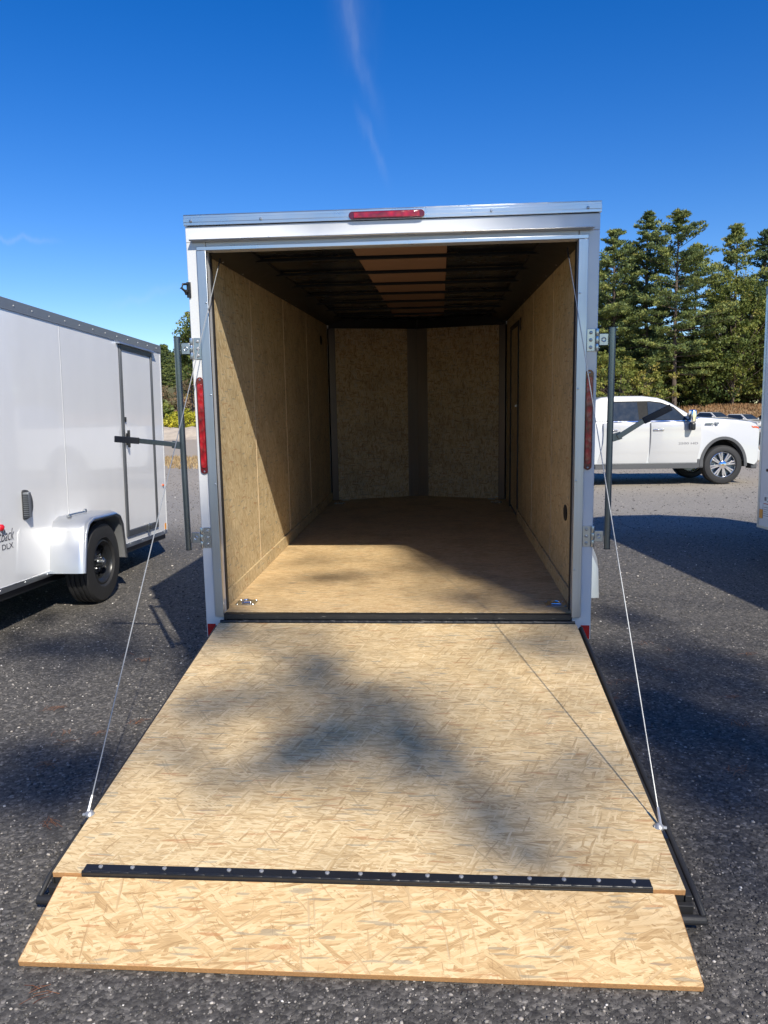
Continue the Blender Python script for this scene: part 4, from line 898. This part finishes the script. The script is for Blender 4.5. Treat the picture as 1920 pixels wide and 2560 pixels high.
    mb = MB(); mb.box(-2.84, -.66, *sorted((s * .96, s * 1.10)), .365, .455); mb.box(-2.84, -.66, *sorted((s * .99, s * 1.104)), .456, .466); mb.build('running_board', M['flare'], K, bevel=.012)
    mb = MB(); mb.prism([(.50, 1.240), (.62, 1.232), (.665, 1.21), (.665, 1.17), (.60, 1.190), (.53, 1.195)], 1, *sorted((s * (HW - .05), s * (HW - .012)))); mb.build('headlight', M['headlight'], K, bevel=.01)
    mb = MB(); mb.box(-.64, -.50, *sorted((s * .80, s * 1.0)), .36, .56); mb.build('mud_guard', M['flare'], K, bevel=.02)
    mb = MB(); mb.box(.53, .66, *sorted((s * .70, s * .96)), .33, .45); mb.build('tow_hook_mount', M['flare'], K, bevel=.02)
    mb = MB(); mb.box(.655, .71, *sorted((s * .80, s * (HW + .004))), .50, .72); mb.build('bumper_end', M['truck_paint'], K, bevel=.01)
mb = MB(); mb.box(.86, .90, -.7, .7, .80, 1.20); mb.build('grille', M['chrome'], K, bevel=.02)
# windscreen
mb = MB(); pts = [(-.67, 1.41), (-.87, 1.565), (-1.14, 1.735), (-1.27, 1.80)]
vs_ = []
for x_, z_ in pts:
    for f_ in (-1, -.5, 0, .5, 1): vs_.append((x_ + .012, f_ * (hw(z_) - .09), z_ + .008 + .02 * (1 - abs(f_))))
fs = [(j * 5 + i, j * 5 + i + 1, (j + 1) * 5 + i + 1, (j + 1) * 5 + i) for j in range(3) for i in range(4)]
mb.add(vs_, fs); ws = mb.build('windscreen', M['car_glass'], K, smooth=True); sol = ws.modifiers.new('thickness', 'SOLIDIFY'); sol.thickness = .006
mb = MB(); mb.box(-5.7, .55, -.66, .66, .36, 1.0); mb.cyl((-.01, -.8, .42), (-.01, .8, .42), .07); mb.cyl((-4.02, -.8, .42), (-4.02, .8, .42), .09); mb.build('underbody', M['underbody'], K)
mb = MB(); mb.cyl((-.36, .86, 1.42), (-.36, .86, 1.78), .005, n=6); mb.build('antenna', M['black'], K)
KM = lambda x_, z_: Matrix(((1, 0, 0, x_), (0, 0, -1, -HW - .0345), (0, 1, 0, z_), (0, 0, 0, 1)))
text('lettering', '2500 HD', .062, M['grey_text'], K, KM(-1.06, .870), width=.42, offset=.001)
# small chrome fender badge: a row of narrow uprights, then an angular mark
mb = MB()
for k in range(8): mb.box(-.47 + k * .019, -.459 + k * .019, -HW - .002, -HW + .03, 1.285, 1.318)
for (xa, za, xb, zb_) in ((-.31, 1.280, -.27, 1.330), (-.27, 1.330, -.24, 1.280), (-.24, 1.330, -.20, 1.318), (-.20, 1.318, -.20, 1.292), (-.20, 1.292, -.24, 1.280)):
    l_ = math.hypot(xb - xa, zb_ - za); ux, uz = (zb_ - za) / l_ * .005, -(xb - xa) / l_ * .005
    mb.prism([(xa - ux, za - uz), (xb - ux, zb_ - uz), (xb + ux, zb_ + uz), (xa + ux, za + uz)], 1, -HW - .002, -HW + .03)
mb.build('fender_badge', M['galv'], K)
def truck_wheel(x_, s):
    c = Vector((x_, s * .865, .42)); t_ = wheel(K, c, s, rt=.415, w=.27, rim=.275)
    h = .135; m_ = MB(); m_.lathe([(.272, -h * .8), (.275, h * .82), (.262, h * .86), (.252, h * .70), (.25, -h * .7)], c, (s, 0, 0), 48, True); m_.build('rim', M['chrome'], t_, smooth=True)
    m_ = MB(); m_.cyl(c + Vector((0, -.0, 0)) + Vector((0, 0, 0)), c + Vector((0, s * .02, 0)), .25, n=32)
    m_.build('brake_disc', M['underbody'], t_)
    return t_, c, h
def twheel(x_, s):
    c = Vector((x_, s * .865, .42)); h = .135
    t_ = MB(); rt, w, rim = .415, .27, .275
    prof = [(rim, -h * .8), (rim + .02, -h), (rt * .80, -h * 1.02), (rt * .94, -h * .93), (rt * .985, -h * .75), (rt, -h * .7), (rt, h * .7), (rt * .985, h * .75), (rt * .94, h * .93), (rt * .80, h * 1.02), (rim + .02, h), (rim, h * .8)]
    t_.lathe(prof, c, (0, s, 0), 56, True); t_ = t_.build('wheel', M['rubber'], K, smooth=True)
    m_ = MB(); m_.lathe([(.272, -h * .8), (.275, h * .84), (.262, h * .90), (.250, h * .72), (.248, -h * .7)], c, (0, s, 0), 48, True)
    m_.lathe([(.248, h * .1), (.248, h * .14), (.001, h * .14), (.001, h * .1)], c, (0, s, 0), 32, True) if False else None
    for k in range(16):
        a_ = k * math.pi / 8 + (.09 if k % 2 else -.09); q = Matrix.Translation(c) @ Matrix.Rotation(a_, 4, 'Y')
        m_.box(.045, .262, *sorted((s * h * .45, s * h * .80)), -.017, .017, q)
    m_.lathe([(.085, h * .35), (.085, h * .82), (.07, h * .9), (.001, h * .92), (.001, h * .35)], c, (0, s, 0), 24, True)
    m_.build('rim', M['chrome'], t_, bevel=.003)
    m_ = MB(); m_.lathe([(.245, -.01), (.245, .015), (.001, .015), (.001, -.01)], c, (0, s, 0), 32, True); m_.build('brake_disc', M['galv_dark'], t_)
    m_ = MB(); yy = sorted((c.y + s * h * .925, c.y + s * h * .96)); m_.box(c.x - .038, c.x + .038, *yy, c.z - .010, c.z + .010); m_.box(c.x - .014, c.x + .014, *yy, c.z - .020, c.z + .020); m_.build('wheel_emblem', M['gold'], t_)
for x_ in (-.08, -4.02):
    for s in (-1, 1): twheel(x_, s)

# ------------------------------------------------------------------ parked cars far behind
def small_car(paint, label, loc, rz, group='cars parked far behind the truck', name='parked_car'):
    c_ = thing(name, label, 'car', loc, (0, 0, rz), group)
    prof = [(2.1, .35), (2.2, .55), (2.15, .80), (1.2, .95), (.95, 1.0), (-1.9, 1.02), (-2.15, .95), (-2.2, .5), (-2.1, .33)]
    m_ = MB(); m_.prism(prof, 1, -.88, .88); m_.build('body', paint, c_, bevel=.08, seg=3)
    m_ = MB(); t_ = [(1.0, .98, .80), (.25, 1.46, .62), (-1.1, 1.50, .62), (-1.85, 1.0, .80)]
    m_.add([(a_, -w_, z_) for a_, z_, w_ in t_] + [(a_, w_, z_) for a_, z_, w_ in t_], [(0, 1, 2, 3), (7, 6, 5, 4), (0, 4, 5, 1), (1, 5, 6, 2), (2, 6, 7, 3), (3, 7, 4, 0)]); m_.build('cabin', paint, c_, bevel=.05, seg=3)
    m_ = MB(); m_.add([(.965, -.70, 1.02), (.29, -.56, 1.43), (.29, .56, 1.43), (.965, .70, 1.02), (.985, -.70, 1.04), (.31, -.56, 1.45), (.31, .56, 1.45), (.985, .70, 1.04)], [(0, 1, 2, 3), (7, 6, 5, 4), (0, 4, 5, 1), (1, 5, 6, 2), (2, 6, 7, 3), (3, 7, 4, 0)]); m_.build('windscreen', M['car_glass'], c_)
    for s in (-1, 1):
        m_ = MB(); P4 = [(.78, 1.03, .79), (.18, 1.41, .655), (-1.05, 1.43, .655), (-1.55, 1.04, .79)]
        m_.add([(a_, s * w_, z_) for a_, z_, w_ in P4] + [(a_, s * (w_ + .02), z_) for a_, z_, w_ in P4], [(0, 1, 2, 3), (7, 6, 5, 4), (0, 4, 5, 1), (1, 5, 6, 2), (2, 6, 7, 3), (3, 7, 4, 0)]); m_.build('window', M['car_glass'], c_)
        m_ = MB(); m_.box(.72, .80, *sorted((s * .86, s * 1.03)), 1.0, 1.12); m_.build('mirror', paint, c_, bevel=.02)
        for x_ in (1.35, -1.35):
            m_ = MB(); m_.lathe([(.2, -.1), (.31, -.1), (.32, 0), (.31, .1), (.2, .1)], (x_, s * .80, .32), (0, 1, 0), 20, True); w_ = m_.build('wheel', M['rubber'], c_, smooth=True)
            m_ = MB(); m_.lathe([(.2, -.08), (.2, .08), (.001, .08), (.001, -.08)], (x_, s * .80, .32), (0, 1, 0), 16, True); m_.build('rim', M['galv'], w_)
        m_ = MB(); m_.box(2.12, 2.19, *sorted((s * .55, s * .84)), .66, .78); m_.build('headlight', M['chrome'], c_, bevel=.02)
    return c_
small_car(M['truck_paint'], 'white parked car seen just above the pickup truck bonnet, nearest its mirror', (25.4, 70, .10), R(-62))
small_car(M['truck_paint'], 'white parked car seen beyond the pickup truck front corner, the lower of the two', (27.7, 69, -.12), R(-60))
small_car(M['dark_car'], 'dark parked car partly hidden by the trailer at the right edge', (30.4, 69, -.25), R(-75))

# ------------------------------------------------------------------ trees
def tri_cloud(C, Rad, nper, size, r_, flat=.6, tone_c=None, up=.35, slim=.35):
    """C (n,3) clump centres, Rad (n,) radii -> scattered small leaf-like faces"""
    n = len(C); P = r_.normal(0, 1, (n, nper, 3)); P /= np.linalg.norm(P, axis=2, keepdims=True); P *= (r_.uniform(0, 1, (n, nper, 1)) ** .45)
    P = P * Rad[:, None, None]; P[:, :, 2] *= flat; P = P + C[:, None, :]
    d = r_.normal(0, 1, (n, nper, 3)); d[:, :, 2] = np.abs(d[:, :, 2]) * up * 2; d /= np.linalg.norm(d, axis=2, keepdims=True)
    e = r_.normal(0, 1, (n, nper, 3)); e -= (e * d).sum(2, keepdims=True) * d; e /= np.linalg.norm(e, axis=2, keepdims=True)
    s_ = size * r_.uniform(.6, 1.4, (n, nper, 1))
    A = P - e * s_ * slim; B = P + e * s_ * slim; Cc = P + d * s_
    V = np.stack([A, B, Cc], 2).reshape(-1, 3); F = np.arange(len(V)).reshape(-1, 3)
    tc_ = tone_c if tone_c is not None else r_.uniform(0, 1, n)
    tn = np.clip(tc_[:, None] + r_.normal(0, .12, (n, nper)), 0, 1); return V, F, np.repeat(tn.ravel(), 3)
def pine_mesh(seed, H, Rm, clear=.2, gap=.15, dens=1.0, tone0=.45, lean=0.0):
    r_ = np.random.default_rng(seed); rr = random.Random(seed)
    tr = MB(); pts = []; rad = []
    for k in range(9):
        t_ = k / 8; pts.append((lean * H * t_ ** 2 + .12 * math.sin(3 * t_ + seed), .12 * math.sin(4 * t_ + seed * 2), H * t_ * .985)); rad.append(.26 * (1 - t_) ** .8 * H / 20 + .02)
    tr.tube(pts, rad, 8)
    C = []; Rd = []; T_ = []
    z = clear * H; lobes = [(rr.uniform(0, 6.28), rr.uniform(.6, 1.15), rr.uniform(.05, .14)) for _ in range(7)]
    while z < H:
        t_ = (z / H - clear) / (1 - clear)
        prof = min(1.0, .66 + t_ * 1.1) * (1 - t_) ** .68 + .05
        nb = rr.choice((3, 4, 4, 5)) if t_ < .85 else 4
        a0 = rr.uniform(0, 6.28)
        for b_ in range(nb):
            if rr.random() < gap + .08 and t_ < .85: continue
            a_ = a0 + b_ * 6.28 / nb + rr.uniform(-.5, .5)
            ln = Rm * prof * rr.uniform(.45, 1.25)
            sl = (.05 + .55 * t_) * rr.uniform(.6, 1.3) - (.08 if t_ < .3 else 0)
            i0 = min(7, int(z / H * 8)); bx_ = pts[i0]; base = Vector((lean * H * (z / H) ** 2, 0, z))
            tip = base + Vector((math.cos(a_) * ln, math.sin(a_) * ln, sl * ln))
            tr.tube([base, base.lerp(tip, .55) + Vector((0, 0, -.03 * ln)), tip], [.05 * H / 20 * (1 - t_) + .018, .03, .012], 5)
            m_ = max(3, int(ln / .38))
            for j in range(m_):
                f_ = .28 + .75 * (j + rr.random() * .6) / m_
                if f_ < .45 and rr.random() < .45: continue
                p = base.lerp(tip, f_); side = rr.uniform(-1, 1) * .22 * ln * (1.15 - f_ * .6); p += Vector((-math.sin(a_) * side, math.cos(a_) * side, rr.uniform(-.02, .16)))
                C.append(p); Rd.append(rr.uniform(.36, .76) * (1 if t_ < .85 else .7)); T_.append(tone0 + rr.gauss(0, .16) + .18 * (f_ - .6))
        z += rr.uniform(.30, .62) * H / 20
    for k in range(8): C.append(Vector((lean * H, 0, H - k * .14))); Rd.append(.12 + .035 * k); T_.append(tone0)
    V, F, tn = tri_cloud(np.array([tuple(c) for c in C]), np.array(Rd), int(42 * dens), .27, r_, flat=.40, tone_c=np.array(T_), up=.5, slim=.27)
    return tr, V, F, tn
def make_pine(name, label, loc, seed, H, Rm, rz=0, group='pines beyond the lot', mat='pine', **kw):
    o = thing(name, label, 'tree', loc, (0, 0, rz), group); tr, V, F, tn = pine_mesh(seed, H, Rm, **kw)
    tr.build('trunk', M['bark'], o, smooth=True, fix=False); arr_mesh('crown', V, F, M[mat], o, tn); return o
def px(xd, Y): return .256 + (Y + 4.2) * (xd - 936) * (.00055 if xd > 936 else .00060)
GR = 'white pines behind the pickup truck'
p1 = make_pine('pine_tree', 'pine tree against the trailer right pillar, leftmost of the tall pines', (px(1325, 84), 84, 0), 1, 20.9, 5.3, clear=.12, group=GR, tone0=.5)
p2 = make_pine('pine_tree', 'tallest pine tree, with a pointed top above the truck rear door', (px(1398, 86), 86, 0), 2, 23.0, 5.8, clear=.10, group=GR, tone0=.42)
p3 = make_pine('pine_tree', 'pine tree with bare dark trunk and open gaps of sky, above the truck windscreen', (px(1464, 82), 82, 0), 3, 22.0, 6.8, clear=.26, gap=.30, group=GR, tone0=.5)
p4 = make_pine('pine_tree', 'brownish topped pine tree standing alone against the sky right of the sky dip', (px(1588, 88), 88, 0), 5, 21.9, 5.4, clear=.12, group=GR, tone0=.6)
p5 = make_pine('pine_tree', 'pale thin pine tree at the right edge of the tree line', (px(1652, 96), 96, 0), 8, 23.0, 4.8, clear=.2, group=GR, tone0=.25)
p6 = make_pine('pine_tree', 'slender pine tree between the two tallest, behind them', (px(1362, 92), 92, 0), 13, 20.6, 4.4, clear=.2, group=GR, tone0=.4)
p7 = make_pine('pine_tree', 'shorter pine tree just right of the open-trunked one', (px(1502, 86), 86, 0), 17, 19.6, 4.6, clear=.32, gap=.3, group=GR, tone0=.5)
k = 0
for (xd, Y, sc_, src) in ((1290, 95, .95, p6), (1340, 99, .8, p4), (1420, 99, .66, p1), (1568, 99, .70, p2), (1620, 93, .74, p6), (1690, 90, .85, p1), (1740, 92, 1.0, p2), (1250, 96, .9, p2), (1200, 96, .9, p1), (1700, 100, .9, p6), (1800, 96, .95, p4)):
    c = copy_tree(src); c.location = (px(xd, Y), Y, 0); c.rotation_euler = (0, 0, 1.1 + k * 1.7); c.scale = (sc_ * 1.05, sc_ * 1.05, sc_); k += 1
    c['label'] = 'shaded pine tree filling the gaps behind the front row of pines'; c['group'] = 'pines filling the second row'

def leafy_mesh(seed, H, Rm, z0, dens=1.0, n=90, cr=.55, size=.22, per=46, tone0=.5, squash=1.0, trunk_r=.16):
    r_ = np.random.default_rng(seed); rr = random.Random(seed); tr = MB(); tr.tube([(0, 0, 0), (.05, .03, H * .3), (-.05, 0, H * .62), (0, 0, H * .85)], [trunk_r, trunk_r * .75, trunk_r * .5, .04], 8)
    C = []; Rd = []; T_ = []; zc = (z0 + H) / 2; hh = (H - z0) / 2
    for k in range(n):
        u = r_.normal(0, 1, 3); u /= np.linalg.norm(u); q = r_.uniform(.35, 1) ** .5
        lob = 1 + .22 * math.sin(3 * math.atan2(u[1], u[0]) + seed) + .15 * math.sin(5 * u[2] + seed)
        p = np.array([u[0] * Rm * q * lob, u[1] * Rm * q * lob, zc + u[2] * hh * q * (1 + .1 * math.sin(seed + k))]); C.append(p); Rd.append(cr * rr.uniform(.6, 1.3)); T_.append(tone0 + rr.gauss(0, .2))
        if k % 3 == 0 and z0 < H * .6:
            b0 = Vector((0, 0, max(.1, p[2] * .45))); tr.tube([b0, b0.lerp(Vector(p), .6) + Vector((0, 0, .1)), Vector(p)], [trunk_r * .35, trunk_r * .2, .015], 5)
    V, F, tn = tri_cloud(np.array(C), np.array(Rd), int(per * dens), size, r_, flat=.75, tone_c=np.array(T_), up=.5, slim=.5); return tr, V, F, tn
def make_leafy(name, label, cat, loc, seed, H, Rm, z0, mat='leaf', group=None, rz=0, **kw):
    o = thing(name, label, cat, loc, (0, 0, rz), group); tr, V, F, tn = leafy_mesh(seed, H, Rm, z0, **kw)
    tr.build('trunk' if cat == 'tree' else 'stem', M['bark'], o, smooth=True, fix=False); arr_mesh('crown' if cat == 'tree' else 'foliage', V, F, M[mat], o, tn); return o
GU = 'broadleaf trees under the pines'
l1 = make_leafy('broadleaf_tree', 'yellow-green broadleaf tree low behind the truck cab roof', 'tree', (px(1345, 79), 79, 0), 21, 7.6, 4.2, .6, group=GU, n=150, tone0=.72)
l2 = make_leafy('broadleaf_tree', 'tall full broadleaf tree in front of the pines at the right', 'tree', (px(1592, 84), 84, 1.5), 22, 15.5, 3.9, 1.6, group=GU, n=230, tone0=.5, cr=.8, per=60)
l3 = make_leafy('broadleaf_tree', 'tall broadleaf tree beside the right edge trailer', 'tree', (px(1650, 86), 86, 1.5), 23, 14.2, 3.6, 1.6, group=GU, n=210, tone0=.45, cr=.8, per=60)
l4 = make_leafy('broadleaf_tree', 'dark green broadleaf tree behind the truck bonnet', 'tree', (px(1530, 85), 85, 1.2), 24, 9.5, 3.7, .8, group=GU, n=190, tone0=.28, cr=.7)
l5 = make_leafy('broadleaf_tree', 'green broadleaf tree above the truck windscreen base', 'tree', (px(1462, 87), 87, .5), 25, 8.2, 3.6, .5, group=GU, n=170, tone0=.35)
k = 0
for (xd, Y, sc_, src) in ((1295, 82, 1.0, l1), (1405, 84, .95, l1), (1500, 90, .7, l4), (1560, 92, 1.05, l4), (1620, 92, 1.1, l4), (1680, 88, 1.0, l3), (1380, 92, 1.2, l5), (1320, 92, 1.15, l5), (1440, 95, 1.1, l4), (1240, 86, 1.0, l5), (1740, 86, 1.0, l2), (1700, 95, 1.2, l4)):
    c = copy_tree(src); c.location = (px(xd, Y), Y, 1.0); c.rotation_euler = (0, 0, 2 + k * 1.3); c.scale = (sc_ * 1.1, sc_ * 1.1, sc_); k += 1
    c['label'] = 'shaded broadleaf tree in the understory between pine trunks'; c['group'] = 'understory trees'
for k in range(13):     # the wood carries on behind the trailer
    src = (p1, p2, p4, p6)[k % 4] if k % 2 == 0 else (l2, l4, l5)[k % 3]
    c = copy_tree(src); X = -13 + k * 2.5; Y = 92 + (k * 7 % 5) * 2; sc_ = (.8, .95, .72, .9)[k % 4]
    c.location = (X, Y, 0); c.rotation_euler = (0, 0, k * 1.9); c.scale = (sc_ * 1.15, sc_ * 1.15, sc_)
    c['label'] = 'tree of the wood that carries on behind the large open trailer'; c['group'] = 'trees hidden behind the open trailer'
# left background
make_leafy('oak_tree', 'oak tree rising beside the left rear pillar with an uneven crown', 'tree', (-22.6, 72, 0), 31, 13.0, 2.7, 4.4, n=150, tone0=.42, cr=.72, per=52, trunk_r=.22)
make_leafy('oak_tree', 'smaller oak bough tree low and left of the taller oak', 'tree', (-24.9, 74, 0), 32, 9.4, 1.5, 6.8, n=34, tone0=.4, cr=.6, trunk_r=.12)
make_leafy('shrub', 'long yellow leaved shrub on top of the gravel mound', 'shrub', (-22.0, 66, 0), 33, 2.35, 3.0, .2, mat='yellow_leaf', n=170, cr=.42, per=40, size=.17, tone0=.6, trunk_r=.05)
make_leafy('shrub', 'green shrub left of the yellow one, against the left trailer', 'shrub', (-26.6, 68, 0), 34, 3.4, 1.9, .2, mat='leaf', n=120, cr=.5, tone0=.6, trunk_r=.05)
GB = 'autumn shrubs on the hillside'
bs = [make_leafy('shrub', 'rusty brown autumn shrub low on the hillside', 'shrub', (-31, 92, 0), 41, 4.4, 3.2, .2, mat='brush', group=GB, n=120, cr=.6, tone0=.6, trunk_r=.06),
      make_leafy('shrub', 'rusty brown autumn shrub low on the hillside', 'shrub', (-28, 98, 0), 42, 5.0, 3.0, .2, mat='brush', group=GB, n=120, cr=.6, tone0=.45, trunk_r=.06)]
r0 = random.Random(5)
for k in range(46):
    c = copy_tree(bs[k % 2]); Y = r0.uniform(90, 128); X = -.30 * (Y + 4) - 2 + r0.uniform(-13, 13) * Y / 90; s_ = r0.uniform(.7, 1.15)
    c.location = (X, Y, float(hill_h(np.array(X), np.array(Y))) - .2); c.scale = (s_, s_, s_); c.rotation_euler = (0, 0, r0.uniform(0, 6)); c['label'] = 'rusty brown autumn shrub low on the hillside'
GH = 'pines along the hill crest'
hp = [make_pine('pine_tree', 'small dark pine on the crest of the wooded hill', (-44, 145, 6), 51, 9.5, 2.9, group=GH, clear=.05, gap=.05, tone0=.38, dens=.6),
      make_pine('pine_tree', 'small dark pine on the crest of the wooded hill', (-40, 150, 6.4), 52, 8.5, 3.1, group=GH, clear=.05, gap=.05, tone0=.5, dens=.6)]
for k in range(84):
    c = copy_tree(hp[k % 2]); Y = r0.uniform(124, 176); X = -.31 * (Y + 4) + r0.uniform(-20, 24) * Y / 130; s_ = r0.uniform(.5, .86) 
    c.location = (X, Y, float(hill_h(np.array(X), np.array(Y))) - 2.6); c.scale = (s_ * 1.25, s_ * 1.25, s_); c.rotation_euler = (0, 0, r0.uniform(0, 6)); c['label'] = 'small dark pine on the crest of the wooded hill'

# ------------------------------------------------------------------ pines behind the photographer that dapple the ramp
blobs = [(-0.08,-1.09,0.24,0.33,0.17,1.00),(-0.33,-0.64,0.31,0.16,0.20,0.80),(0.16,-1.23,0.22,0.13,0.10,0.80),(-0.33,-1.21,0.22,0.17,0.11,0.60),
(-0.47,-1.44,0.19,0.30,0.08,0.50),(0.16,-1.45,0.19,0.34,0.07,0.45),(0.45,-1.74,0.14,0.11,0.09,1.10),(0.59,-1.82,0.13,0.10,0.07,0.60),(-0.66,-0.23,0.37,0.32,0.17,0.45),
(0.77,-0.27,0.37,0.19,0.17,0.50),(-0.75,-0.97,0.26,0.19,0.15,0.50),(0.76,-1.31,0.21,0.16,0.13,0.45),(0.34,-1.60,0.16,0.10,0.07,0.40),(-0.81,-1.29,0.21,0.11,0.07,0.50),
(0.71,0.93,0.48,0.40,0.45,1.10),(0.28,1.28,0.49,0.30,0.25,0.70),(0.78,0.24,0.45,0.29,0.21,0.90),(-0.46,0.86,0.47,0.34,0.13,0.50),(0.38,0.34,0.46,0.22,0.13,0.50),(-0.73,1.34,0.49,0.17,0.13,0.30),(0.60,1.69,0.50,0.42,0.18,1.00),
(-2.85,1.58,0.00,0.10,0.19,0.60),(-2.25,0.80,0.00,0.20,0.33,0.90),(-2.20,1.35,0.00,0.15,0.26,0.70),(-2.53,0.79,0.00,0.15,0.22,0.60),(-1.87,0.80,0.00,0.18,0.25,0.70),(-2.77,1.05,0.00,0.12,0.16,0.50),
(-1.30,-0.83,0.00,0.20,0.12,0.60),(-1.51,-1.11,0.00,0.26,0.19,1.20),(-1.32,-1.05,0.00,0.12,0.16,1.10),(-1.70,-0.91,0.00,0.15,0.10,0.60),(-1.25,-1.34,0.00,0.10,0.07,0.80),(-1.51,-1.29,0.00,0.14,0.11,0.90),(-1.64,-0.81,0.00,0.12,0.09,0.40),
(1.42,0.46,0.00,0.22,0.45,1.00),(1.83,0.65,0.00,0.26,0.37,0.60),(2.08,0.56,0.00,0.17,0.31,0.50),(1.23,-0.41,0.00,0.18,0.40,1.00),(1.47,-0.52,0.00,0.24,0.42,1.20),(1.72,-0.62,0.00,0.20,0.44,1.20),
(1.25,-1.01,0.00,0.15,0.24,0.90),(1.45,-1.13,0.00,0.17,0.18,0.90),(1.97,-0.00,0.00,0.15,0.45,0.80),(1.46,-0.09,0.00,0.17,0.31,0.90),(1.25,-1.52,0.00,0.13,0.10,0.50),(1.05,-1.82,0.00,0.09,0.08,0.40),(1.27,-1.74,0.00,0.09,0.09,0.40),(1.65,1.68,0.00,0.21,0.30,0.60),
(.20,-1.38,.21,.16,.10,.5),(-.12,-.90,.27,.26,.16,.6),(-.42,-.50,.34,.20,.14,.4),(-.22,-1.28,.22,.30,.10,.5),(.62,-1.50,.19,.22,.07,.4),(-.62,-.85,.29,.24,.12,.4),
# shade on the rear face of the trailer
(1.03,0,.45,.14,.22,1.3),(1.03,0,.80,.14,.22,1.3),(1.03,0,1.15,.14,.22,1.4),(1.03,0,1.5,.14,.22,1.4),(1.03,0,1.85,.14,.22,1.4),(1.03,0,2.2,.16,.22,1.4),(1.0,0,2.5,.16,.16,1.4),(.78,0,2.52,.15,.12,1.0),(.58,0,2.54,.12,.10,.6),
(-1.02,0,.40,.16,.22,1.3),(-1.02,0,.72,.14,.18,1.0),(-1.02,0,1.0,.12,.14,.6),(-.35,0,2.52,.12,.08,.35)]
rs = np.random.default_rng(77); trees = [(2.9, -13.9, 13.0), (12.0, -13.3, 14.5), (13.2, -17.6, 16.0)]
lists = [([], [], [], []) for _ in trees]
for (gx, gy, gz, rx, ry, dn) in blobs:
    Ld = rs.uniform(20, 25); c = np.array([gx, gy, gz]) + np.array(SUN) * Ld
    ti = 0 if gx < -1.1 else 1 + (len(lists[1][0]) > len(lists[2][0])); lists[ti][0].append(c); lists[ti][1].append((rx, ry)); lists[ti][2].append(dn)
labs = ['pine tree behind the photographer, leftmost of three, dappling the lot beside the left trailer', 'pine tree behind the photographer at the right, nearer the trailers', 'tallest pine tree behind the photographer, farthest back']
side_v = Vector((-SUN.y, SUN.x, 0)).normalized(); up_v = SUN.cross(side_v).normalized()
for i, (tx, ty, hh) in enumerate(trees):
    o = thing('pine_tree', labs[i], 'tree', (tx, ty, 0), (0, 0, 0), 'pines behind the photographer'); tr = MB()
    tr.tube([(0, 0, 0), (.1, .05, hh * .4), (0, .1, hh * .75), (.05, 0, hh)], [.19, .14, .08, .02], 10)
    V = []; tn = []
    for c, (rx, ry), dn in zip(*lists[i][:3]):
        c0 = Vector(c) - Vector((tx, ty, 0)); zb_ = min(hh * .97, max(3, .9 * c0.z - .25 * math.hypot(c0.x, c0.y)))
        b0 = Vector((0, .1 * zb_ / hh, zb_)); tr.tube([b0, b0.lerp(c0, .5) + Vector((0, 0, .25)), c0], [.020, .010, .004], 4)
        rz_ = max(ry * .64 / .8, .07)      # patch height on the ground -> height across the sun's rays
        area = math.pi * rx * rz_; leaf = .0011; n = int(2.3 * dn * area / leaf * 1.0) + 10
        u = rs.normal(0, .62, n); v = rs.normal(0, .62, n); w = rs.normal(0, .35, n)
        P = np.array(c0)[None] + u[:, None] * rx * np.array(side_v)[None] + v[:, None] * rz_ * np.array(up_v)[None] + w[:, None] * np.array(SUN)[None]
        d = rs.normal(0, 1, (n, 3)); d /= np.linalg.norm(d, axis=1, keepdims=True); e = np.cross(d, rs.normal(0, 1, (n, 3))); e /= np.linalg.norm(e, axis=1, keepdims=True)
        V.append(np.stack([P - e * .013, P + e * .013, P + d * .15], 1).reshape(-1, 3)); tn.append(np.repeat(rs.beta(2, 3, n), 3))
    V = np.concatenate(V); tr.build('trunk', M['bark'], o, smooth=True, fix=False); arr_mesh('crown', V, np.arange(len(V)).reshape(-1, 3), M['pine'], o, np.concatenate(tn))
